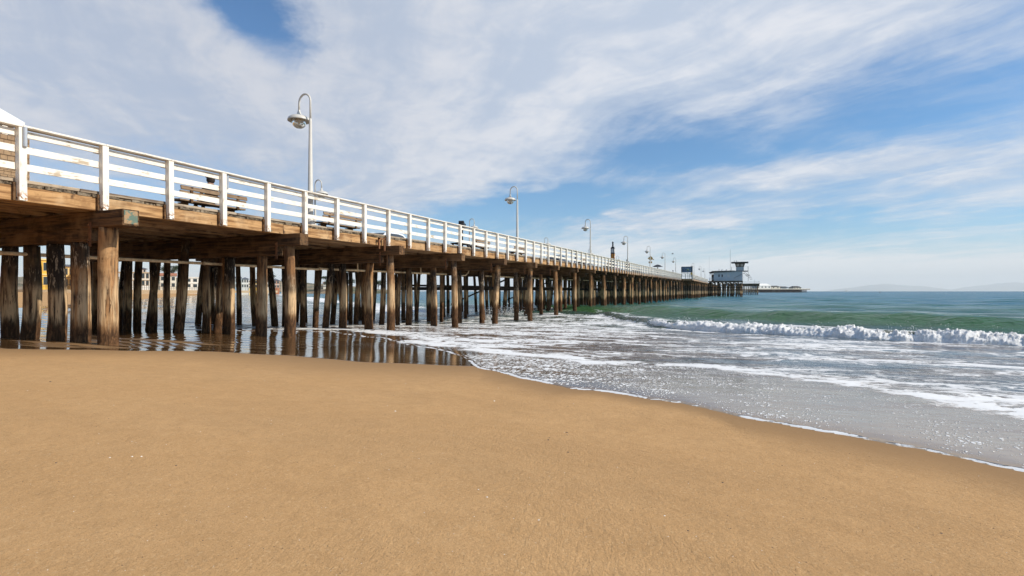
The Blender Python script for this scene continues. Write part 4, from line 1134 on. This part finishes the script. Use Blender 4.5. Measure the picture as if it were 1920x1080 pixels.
pf2 = empty('outer_platform', (-4, 318, 0), label='more distant piled deck right of the watch tower', cat='platform')
MB().box(-6, 13.2, 0, 20, 5.7, 6.1).build('deck', W_plank, pf2)
mb = MB()
for y_ in (.5, 6): 
    for x_ in np.arange(-5, 13, .9): mb.cyl((x_, y_, -1), (x_ + rp.uniform(-.2, .2), y_, 5.7), .2, n=6)
mb.box(-6, 13, .2, .5, 4.6, 5.6)
o = mb.build('piles', W_pile, pf2); o['kind'] = 'stuff'
MB().box(-6, 12.9, .0, .06, 7.0, 7.07).box(-6, 12.9, .0, .06, 6.5, 6.56).box(2, 2.1, 0, .1, 6.1, 10.2).box(10.6, 10.68, 0, .1, 6.1, 8.2).box(12.8, 12.9, 0, .1, 6.1, 7.4).build('railing', M_dkrail, pf2)
MB().cyl((1.0, 1, 6.1), (1.0, 1, 11.6), .18, .14, n=6).build('tall_pile', M_blackw, pf2)

# far end of the wharf with its low buildings
M_cream = flat('cream_siding', (.66, .60, .48), .8, var=.08, sc=.3); M_pile_far = flat('far_timber', (.085, .055, .045), .9, var=.3, sc=.5)
a0, a1 = cam_pt(1395, 760), cam_pt(1519, 800)
dr = (a1 - a0); Lw = dr.length; rzf = math.atan2(dr.y, dr.x)
fw = empty('wharf_end', (a0.x, a0.y, 0), rzf, label='distant end of the wharf on dense piles at the horizon', cat='wharf')
MB().box(0, Lw, 0, 22, 3.9, 4.6).build('deck', M_pile_far, fw)
mb = MB(); 
for x_ in np.arange(0, Lw, 1.1):
    if x_ > Lw * .93 and rp.random() < .5: continue
    for y_ in (.3, 4, 9) if x_ < Lw * .80 else (.3, 9): mb.cyl((x_ + rp.uniform(-.3, .3), y_, -.5), (x_, y_, 4), .24, n=5)
o = mb.build('piles', M_pile_far, fw); o['kind'] = 'stuff'
MB().box(0, Lw, -.1, 0, 4.7, 5.7).build('parapet', M_cream, fw)
mpx = Lw / 124.0
def fbuild(name, px0, px1, z0, z1, roofz, m_, rm, label, wins=0):
    x0, x1 = (px0 - 1395) * mpx, (px1 - 1395) * mpx
    o = empty(name, (a0.x + math.cos(rzf) * x0 - math.sin(rzf) * 3, a0.y + math.sin(rzf) * x0 + math.cos(rzf) * 3, 4.6), rzf, label=label, cat='building', group='low buildings on the wharf end')
    w_ = x1 - x0
    MB().box(0, w_, 0, 9, 0, z1).build('wall', m_, o)
    MB().raw([(-.5, -.5, z1), (w_ + .5, -.5, z1), (w_ + .5, 9.5, z1), (-.5, 9.5, z1), (w_ * .15, 4, roofz), (w_ * .85, 4, roofz)], [(0, 1, 5, 4), (1, 2, 5), (2, 3, 4, 5), (3, 0, 4), (3, 2, 1, 0)]).build('roof', rm, o)
    for i in range(wins):
        xx = w_ * (i + .5) / wins; MB().box(xx - 1.1, xx + 1.1, -.08, 0, z1 * .45, z1 * .8).build('window', M_win, o)
fbuild('restaurant', 1421, 1447, 0, 5.2, 8.4, M_wroof, M_wroof, 'white two-level building with a pale roof, leftmost on the wharf end', 4)
fbuild('restaurant', 1448, 1464, 0, 4.0, 5.4, M_cream, M_roofd, 'cream building with a dark roof edge next to the white one', 2)
fbuild('shop', 1466, 1476, 0, 2.2, 3.2, M_wroof, M_roofd, 'small low white shed in the middle of the wharf end', 0)
fbuild('shop', 1467, 1480, 0, 3.0, 4.4, M_bw, M_roofd, 'pale blue building under a long dark roof on the wharf end', 0)
fbuild('shop', 1490, 1505, 0, 3.0, 5.0, M_cream, M_roofd, 'rightmost building with dark windows under a sloping roof', 3)

# ---------------------------------------------------------------- shore behind the pier
M_yel = flat('yellow_plaster', (.78, .46, .07), .8, var=.06, sc=.4); M_pyel = flat('pale_yellow_plaster', (.80, .60, .26), .8, var=.06, sc=.4)
M_trim = flat('maroon_trim', (.20, .05, .04), .7); M_wht = flat('white_plaster', (.74, .70, .62), .8, var=.05, sc=.4); M_tan = flat('tan_wall', (.45, .33, .2), .8)
M_sroof = flat('slate_roof', (.12, .13, .15), .8); M_pink = flat('terracotta', (.42, .17, .09), .8); M_lblue = flat('light_blue_plaster', (.28, .42, .55), .8)
def block(name, px0, px1, z, ytop, ybase, depth, m_, label, cols=3, rows=2, trim=None, roof=None, roofm=None, winm=None, arches=False, group='waterfront buildings behind the pier'):
    """building front facing the camera, sized from its place in the view"""
    bc = math.atan(((px0 + px1) / 2 - 960) / 1000); Dd = z / math.cos(bc)
    a, b_ = [cam_pt(q_, Dd * math.cos(math.atan((q_ - 960) / 1000))) for q_ in (px0, px1)]; w_ = (b_ - a).length
    rz_ = math.atan2((b_ - a).y, (b_ - a).x)
    zb = CAMZ + (546 - ybase) * z / 1000; zt_ = CAMZ + (546 - ytop) * z / 1000; H = zt_ - zb
    o = empty(name, (a.x, a.y, zb), rz_, label=label, cat='building', group=group)
    MB().box(0, w_, 0, depth, -3, H).build('wall', m_, o)
    if roof == 'gable': MB().raw([(-.3, -.3, H), (w_ + .3, -.3, H), (w_ + .3, depth, H), (-.3, depth, H), (-.3, depth / 2, H + w_ * .22), (w_ + .3, depth / 2, H + w_ * .22)], [(0, 1, 5, 4), (2, 3, 4, 5), (1, 2, 5), (3, 0, 4)]).build('roof', roofm or M_sroof, o)
    elif roof == 'hip': MB().raw([(-.4, -.4, H), (w_ + .4, -.4, H), (w_ + .4, depth, H), (-.4, depth, H), (w_ / 2, depth / 2, H + w_ * .3)], [(0, 1, 4), (1, 2, 4), (2, 3, 4), (3, 0, 4), (3, 2, 1, 0)]).build('roof', roofm or M_sroof, o)
    else: MB().box(-.2, w_ + .2, -.2, depth, H, H + .3).build('parapet', trim or M_wht, o)
    for r_ in range(rows):
        for c_ in range(cols):
            cx = w_ * (c_ + .5) / cols; cz = H * (r_ + .55) / rows; ww, wh = w_ / cols * .30, H / rows * .28
            q = MB().box(cx - ww - .08, cx + ww + .08, -.06, -.005, cz - wh - .08, cz + wh + .08).build('window', trim or M_wht, o)
            MB().box(cx - ww, cx + ww, -.08, -.062, cz - wh, cz + wh).build('pane', winm or M_win, q)
            if arches:
                MB().cyl((cx, -.063, cz + wh), (cx, -.085, cz + wh), ww, n=12).build('arch_pane', M_win, q)
        if r_: MB().box(-.05, w_ + .05, -.12, -.002, H * r_ / rows - .12, H * r_ / rows + .12).build('band', trim or M_wht, o)
    return o
yb = block('boardwalk_building', 58, 116, 105, 488, 541, 10, M_yel, 'bright yellow building with a maroon line on its front, leftmost behind the piles', cols=3, rows=2, trim=M_pyel)
MB().box(2.4, 2.6, -.16, -.1, 3.0, 5.2).box(2.4, 4.6, -.16, -.1, 2.8, 3.0).build('maroon_line', M_trim, yb)
block('boardwalk_building', 118, 150, 112, 500, 541, 9, M_pyel, 'pale yellow building under a grey gable roof behind the piles', cols=3, rows=2, roof='gable', trim=M_tan)
block('boardwalk_building', 150, 176, 108, 499, 543, 9, M_tan, 'tan building with stacked dark windows behind the third pile', cols=3, rows=3, trim=M_wht)
block('boardwalk_building', 176, 214, 108, 498, 542, 9, M_pyel, 'pale yellow block with white window bands left of the arcade', cols=4, rows=3)
block('casino_building', 224, 296, 150, 512, 538, 14, M_wht, 'white arcaded hall with two rows of arches behind the piles', cols=9, rows=2, trim=M_tan, arches=True)
block('casino_tower', 262, 274, 158, 504, 512, 5, M_pink, 'small terracotta tower rising over the white arcaded hall', cols=2, rows=1, roof='hip', roofm=M_sroof)
block('casino_tower', 238, 246, 158, 506, 512, 5, M_tan, 'small tan turret over the left part of the arcaded hall', cols=1, rows=1, roof='hip', roofm=M_sroof)
for i, (p0, p1, z, yt, m_, rf_, rm, lb) in enumerate((
        (300, 330, 170, 517, M_cream, 'gable', M_pink, 'cream house with a terracotta roof right of the arcade'),
        (335, 372, 180, 521, M_wht, None, None, 'long low white building seen in slits between piles'),
        (376, 408, 200, 519, M_tan, 'gable', M_sroof, 'tan building with a slate roof on the shore'),
        (410, 424, 230, 516, M_cream, 'gable', M_pink, 'tall narrow cream house on the shore'),
        (425, 440, 230, 520, M_wht, 'gable', M_sroof, 'white gabled house with a slate roof on the shore'),
        (441, 452, 235, 521, M_lblue, 'gable', M_sroof, 'light blue gabled house on the shore'),
        (453, 466, 240, 523, M_wht, 'hip', M_sroof, 'white hip-roofed house on the shore'),
        (467, 473, 245, 531, M_pyel, None, None, 'low yellow building on the shore'),
        (474, 486, 250, 525, M_yel, 'gable', M_sroof, 'deep yellow gabled house on the shore'),
        (487, 505, 255, 522, M_wht, 'gable', M_sroof, 'wide white gabled house on the shore'),
        (508, 524, 270, 526, M_pink, 'hip', M_sroof, 'terracotta house on the shore'),
        (528, 548, 280, 527, M_cream, 'gable', M_sroof, 'cream gabled house hidden mostly by piles'),
        (552, 570, 300, 529, M_wht, 'gable', M_pink, 'white house with a terracotta roof nearest the headland'),
        (606, 616, 420, 531, M_cream, 'gable', M_pink, 'small cream house on the headland below the trees'),
        (640, 650, 440, 533, M_wht, 'gable', M_sroof, 'small white house on the headland right of the trees'))):
    block('shore_house', p0, p1, z, yt, 541 if z < 400 else 539, 8, m_, lb, cols=3, rows=2, roof=rf_, roofm=rm, group='houses along the far shore')
# low sea wall with a rail in front of the buildings
wl = empty('sea_wall', cam_pt(-60, 100, 0), 0, label='low beach wall with a thin dark rail in front of the buildings', cat='wall')
base0 = cam_pt(-60, 100, 0)
pts = [cam_pt(-60, 100), cam_pt(60, 98), cam_pt(220, 104), cam_pt(300, 140), cam_pt(420, 215), cam_pt(520, 260)]
mb, mr = MB(), MB()
for a, b_ in zip(pts[:-1], pts[1:]):
    a2, b2 = a - base0, b_ - base0; n_ = (b2 - a2).normalized(); s_ = Vector((-n_.y, n_.x, 0)) * .15
    V = []
    for z in (1.2, 2.2): V += [a2 - s_ + Vector((0, 0, z)), b2 - s_ + Vector((0, 0, z)), b2 + s_ + Vector((0, 0, z)), a2 + s_ + Vector((0, 0, z))]
    mb.raw(V, [(3, 2, 1, 0), (4, 5, 6, 7), (0, 1, 5, 4), (1, 2, 6, 5), (2, 3, 7, 6), (3, 0, 4, 7)])
    L_ = (b2 - a2).length
    for q in np.arange(0, L_, 2.0): mr.cyl(a2 + n_ * q + Vector((0, 0, 2.2)), a2 + n_ * q + Vector((0, 0, 3.2)), .04, n=4)
    mr.cyl(a2 + Vector((0, 0, 3.2)), b2 + Vector((0, 0, 3.2)), .04, n=4).cyl(a2 + Vector((0, 0, 2.7)), b2 + Vector((0, 0, 2.7)), .03, n=4)
mb.build('wall', M_tan, wl); mr.build('rail', M_dark, wl)

# ground under the shore town, headland and hills
m_hill, nb, p = mat('hill_ground')
P = nb.pos(); nb.put(p.inputs['Base Color'], nb.mix(nb.ss(nb.noise(P, .03, 6, .65), .4, .6), (.30, .21, .12), (.07, .085, .04))); p.inputs['Roughness'].default_value = .95
def ridge(name, px0, px1, z, depth, ytops, ymat, seed=0, n=90, rows=14):
    """terrain strip with real depth whose skyline follows ytops = [(px, y), ...]"""
    V = []; F = []
    X_, Y_ = zip(*ytops)
    for j in range(rows):
        v = j / (rows - 1); zz = z + depth * (v - .35)
        env = math.sin(math.pi * min(1, v * 1.0)) ** .8 if 0 < v < 1 else 0
        for i in range(n):
            px = px0 + (px1 - px0) * i / (n - 1)
            h = (546 - np.interp(px, X_, Y_)) * z / 1000 + CAMZ
            q = cam_pt(px, zz)
            nz = mnoise.fractal(Vector((px * .05 + seed, v * 3, 0)), .8, 2, 4)
            V.append((q.x, q.y, -2 + (h + 2) * env * (1 + .10 * nz)))
    for j in range(rows - 1):
        for i in range(n - 1): F.append((j * n + i, j * n + i + 1, (j + 1) * n + i + 1, (j + 1) * n + i))
    o = MB().raw(V, F).build(name, ymat, smooth=True); tag(o, kind='structure'); return o
ridge('headland', 560, 730, 450, 160, [(560, 543), (590, 540), (600, 534), (625, 530), (650, 533), (680, 540), (730, 546)], m_hill, 3)
ridge('hill', -200, 760, 1500, 900, [(-200, 520), (100, 515), (300, 518), (440, 524), (500, 523), (600, 530), (700, 541), (760, 546)], m_hill, 9)
m_isl, nb, p = mat('island_ground'); nb.put(p.inputs['Base Color'], nb.mix(nb.ss(nb.noise(nb.pos(), .0012, 5, .6), .4, .6), (.15, .15, .12), (.24, .22, .17))); p.inputs['Roughness'].default_value = .95
ridge('mountain', 1545, 1800, 31000, 4000, [(1545, 546.2), (1575, 541), (1600, 539), (1630, 534.5), (1655, 532.5), (1690, 534.5), (1730, 536.5), (1765, 540), (1800, 546)], m_isl, 21, n=120)
ridge('mountain', 1770, 2100, 31500, 4000, [(1770, 546.2), (1800, 540), (1830, 536), (1870, 531), (1900, 529.5), (1940, 531), (2000, 536), (2100, 546)], m_isl, 40, n=120)

# trees
m_leaf, nb, p = mat('dark_foliage'); nb.put(p.inputs['Base Color'], nb.mix(nb.ss(nb.noise(nb.pos(), .9, 4), .35, .65), (.022, .035, .018), (.06, .085, .035))); p.inputs['Roughness'].default_value = .8
m_bark = flat('bark', (.10, .07, .05), .9)
def tree(px, z, ybase, H, W_, seed, label, spread=True):
    r_ = random.Random(seed); q = cam_pt(px, z, CAMZ + (546 - ybase) * z / 1000)
    t = empty('cypress_tree', q, label=label, cat='tree', group='trees on the far shore')
    mb = MB(); mb.cyl((0, 0, -1.5), (.1 * W_, 0, H * .55), H * .045, H * .02, n=7)
    limbs = []
    for i in range(7):
        a = r_.uniform(0, 6.28); e = Vector((math.cos(a) * W_ * r_.uniform(.25, .48), math.sin(a) * W_ * .3, H * r_.uniform(.62, .95))); limbs.append(e)
        mb.cyl((.06 * W_, 0, H * r_.uniform(.3, .5)), e, H * .018, H * .006, n=5)
    mb.build('trunk', m_bark, t)
    cr = MB()
    for e in limbs:
        for _ in range(420):
            u = Vector((r_.gauss(0, 1), r_.gauss(0, 1), r_.gauss(0, .42))) * W_ * .13
            c_ = e + u; s_ = W_ * r_.uniform(.012, .03)
            d1_ = Vector((r_.uniform(-1, 1), r_.uniform(-1, 1), r_.uniform(-.5, .5))).normalized() * s_; d2_ = d1_.orthogonal().normalized() * s_ * .7
            cr.raw([c_ - d1_, c_ - d2_, c_ + d1_, c_ + d2_], [(0, 1, 2, 3)])
    cr.build('crown', m_leaf, t)
for a in ((632, 430, 536, 13, 14, 1, 'tall spreading dark cypress on the headland'), (611, 425, 536, 8, 8, 2, 'smaller round cypress left of the tall one'), (622, 410, 541, 5.5, 10, 3, 'low bushy tree in front of the cypresses'),
          (708, 470, 544, 8, 12, 4, 'lone flat-topped tree at the tip of the headland'), (655, 450, 540, 7, 10, 5, 'bushy tree behind the small white house'), (318, 185, 540, 8, 6, 6, 'dark tree among the shore houses beside the arcade'),
          (500, 300, 538, 9, 8, 7, 'dark tree behind the wide white gabled house'), (402, 240, 540, 8, 6, 8, 'slender dark tree left of the narrow cream house')): tree(*a)

# boat, buoy, birds
q = cam_pt(1587, 1500, 0)
bt = empty('motor_boat', q, PHI, label='small white boat far out near the horizon', cat='boat')
MB().raw([(-5, -1.2, 1.6), (5, -1.2, 1.4), (7, 0, 1.8), (5, 1.2, 1.4), (-5, 1.2, 1.6), (-4.5, -.8, -.3), (4.5, -.8, -.3), (5.5, 0, -.2), (4.5, .8, -.3), (-4.5, .8, -.3)], [(0, 1, 6, 5), (1, 2, 7, 6), (2, 3, 8, 7), (3, 4, 9, 8), (4, 0, 5, 9), (4, 3, 2, 1, 0)]).build('hull', M_wroof, bt)
MB().box(-2.5, 1.5, -.9, .9, 1.55, 3.6).build('cabin', M_cream, bt); MB().cyl((-.5, 0, 3.6), (-.5, 0, 5), .08, n=5).build('mast', M_dark, bt)
q = cam_pt(1650, 620, 0)
by = empty('buoy', q, label='small dark buoy bobbing beyond the surf', cat='buoy')
MB().lathe([(0, -.4), (.8, -.3), (.9, .2), (.5, .5), (.25, 1.4), (.3, 1.6), (0, 1.8)], n=12).build('float', M_dark, by, smooth=True)
MB().cyl((0, 0, 1.7), (0, 0, 2.3), .06, n=6).build('light', M_grey, by)
M_bird = flat('gull_grey', (.20, .20, .21), .8)
def bird(loc, lab, sc=1.0):
    t = empty('gull', loc, random.uniform(0, 6), label=lab, cat='bird', group='gulls over the pier')
    MB().lathe([(0, -.2), (.05, -.14), (.07, 0), (.045, .12), (.03, .18), (0, .24)], n=8).build('body', M_bird, t, rot=(R(90), 0, 0))
    for s_ in (-1, 1): MB().raw([(0, -.07, 0), (0, .07, 0), (s_ * .3, .05, .12), (s_ * .3, -.07, .12), (s_ * .62, -.1, .05), (0, 0, .03), (s_ * .3, 0, .15)], [(0, 1, 2, 3), (3, 2, 4), (0, 3, 6, 5), (1, 5, 6, 2), (3, 4, 6), (2, 6, 4)]).build('wing', M_bird, t)
q = cam_pt(1261, 95, CAMZ + (546 - 476) * .095); bird(q, 'gull flying above the lamp left of the sign board')
for i, (dx_, z_) in enumerate(((3.0, 3.6), (3.9, 3.6), (5.3, 3.58), (7.9, 6.56), (8.6, 6.56))):
    t = empty('gull', (gx + dx_, gy + 1.4, gz + z_), i, label=['gull perched at the left of the low roof of the watch tower building', 'second gull perched on the low roof of the watch tower building', 'gull perched mid roof on the watch tower building', 'gull perched at the left end of the tower roof', 'gull perched on the tower roof beside another'][i], cat='bird', group='gulls perched on the watch tower building')
    MB().lathe([(0, -.28), (.08, -.18), (.12, 0), (.09, .16), (.05, .22), (.06, .28), (0, .34)], n=8).build('body', M_bird, t, rot=(R(60), 0, 0), loc=(0, 0, .22))
    MB().cyl((-.04, 0, -.06), (-.04, 0, .12), .015, n=4).cyl((.04, 0, -.06), (.04, 0, .12), .015, n=4).build('legs', M_dark, t)

# ---------------------------------------------------------------- small things on the sand
M_shell = flat('white_shell', (.78, .72, .62), .5); M_peb = flat('dark_pebble', (.06, .05, .045), .7)
def ground_pt(px, yy):
    lo_, hi_ = 1.0, 40.0
    for _ in range(40):
        z = (lo_ + hi_) / 2; q = cam_pt(px, z); h = float(sand_h(np.array(q.x), np.array(q.y)))
        if CAMZ - (yy - 546) / 1000 * z > h: lo_ = z
        else: hi_ = z
    q = cam_pt(px, z); q.z = float(sand_h(np.array(q.x), np.array(q.y))); return q, z
def chip(mb, c_, r, rr_, flatn=.45):
    n = 6; V = [c_ + Vector((math.cos(6.283 * i / n) * r * rr_.uniform(.6, 1.2), math.sin(6.283 * i / n) * r * rr_.uniform(.5, 1.0), 0)) for i in range(n)]
    V.append(c_ + Vector((0, 0, r * flatn)))
    mb.raw(V, [(i, (i + 1) % n, n) for i in range(n)])
rr_ = random.Random(12)
for nm, m_, lb, cnt, r0, r1, spots in (('shell_fragments', M_shell, 'white shell fragments scattered on the sand', 230, .0008, .0026, [(248, 856), (265, 856), (897, 918), (913, 932), (741, 771), (927, 752), (1246, 967), (206, 858), (1550, 790), (1010, 975)]),
                               ('pebbles', M_peb, 'dark specks of pebble and bark scattered on the sand', 330, .0009, .003, [(1063, 811), (1765, 1000), (1028, 825), (1290, 995), (94, 716), (105, 868), (330, 873), (1355, 905), (1065, 848)])):
    mb = MB()
    for (a, b_) in spots: q, z = ground_pt(a, b_); chip(mb, q, .0026 * z, rr_, .5)
    n = 0
    while n < cnt:
        a = rr_.uniform(-40, 1960); b_ = 660 + 460 * rr_.random() ** .8
        if a > 850 and b_ < 690 + (a - 850) * .185 + 20: continue
        q, z = ground_pt(a, b_); chip(mb, q, rr_.uniform(r0, r1) * (.5 + .35 * z) , rr_, .5); n += 1
    o = mb.build(nm, m_); tag(o, lb, nm.split('_')[0] if nm != 'pebbles' else 'pebbles', kind='stuff')

# ---------------------------------------------------------------- haze over the bay
HZ = True
if HZ:
    mh = bpy.data.materials.new('haze'); mh.use_nodes = True; nt = mh.node_tree; nt.nodes.clear()
    pv = nt.nodes.new('ShaderNodeVolumePrincipled'); pv.inputs['Density'].default_value = 0.000055; pv.inputs['Color'].default_value = (1.0, .985, .955, 1); pv.inputs['Anisotropy'].default_value = .0
    om = nt.nodes.new('ShaderNodeOutputMaterial'); nt.links.new(pv.outputs[0], om.inputs['Volume'])
    hz = MB().box(-38000, 38000, -38000, 38000, -5.5, 720).build('haze', mh); tag(hz, kind='stuff')
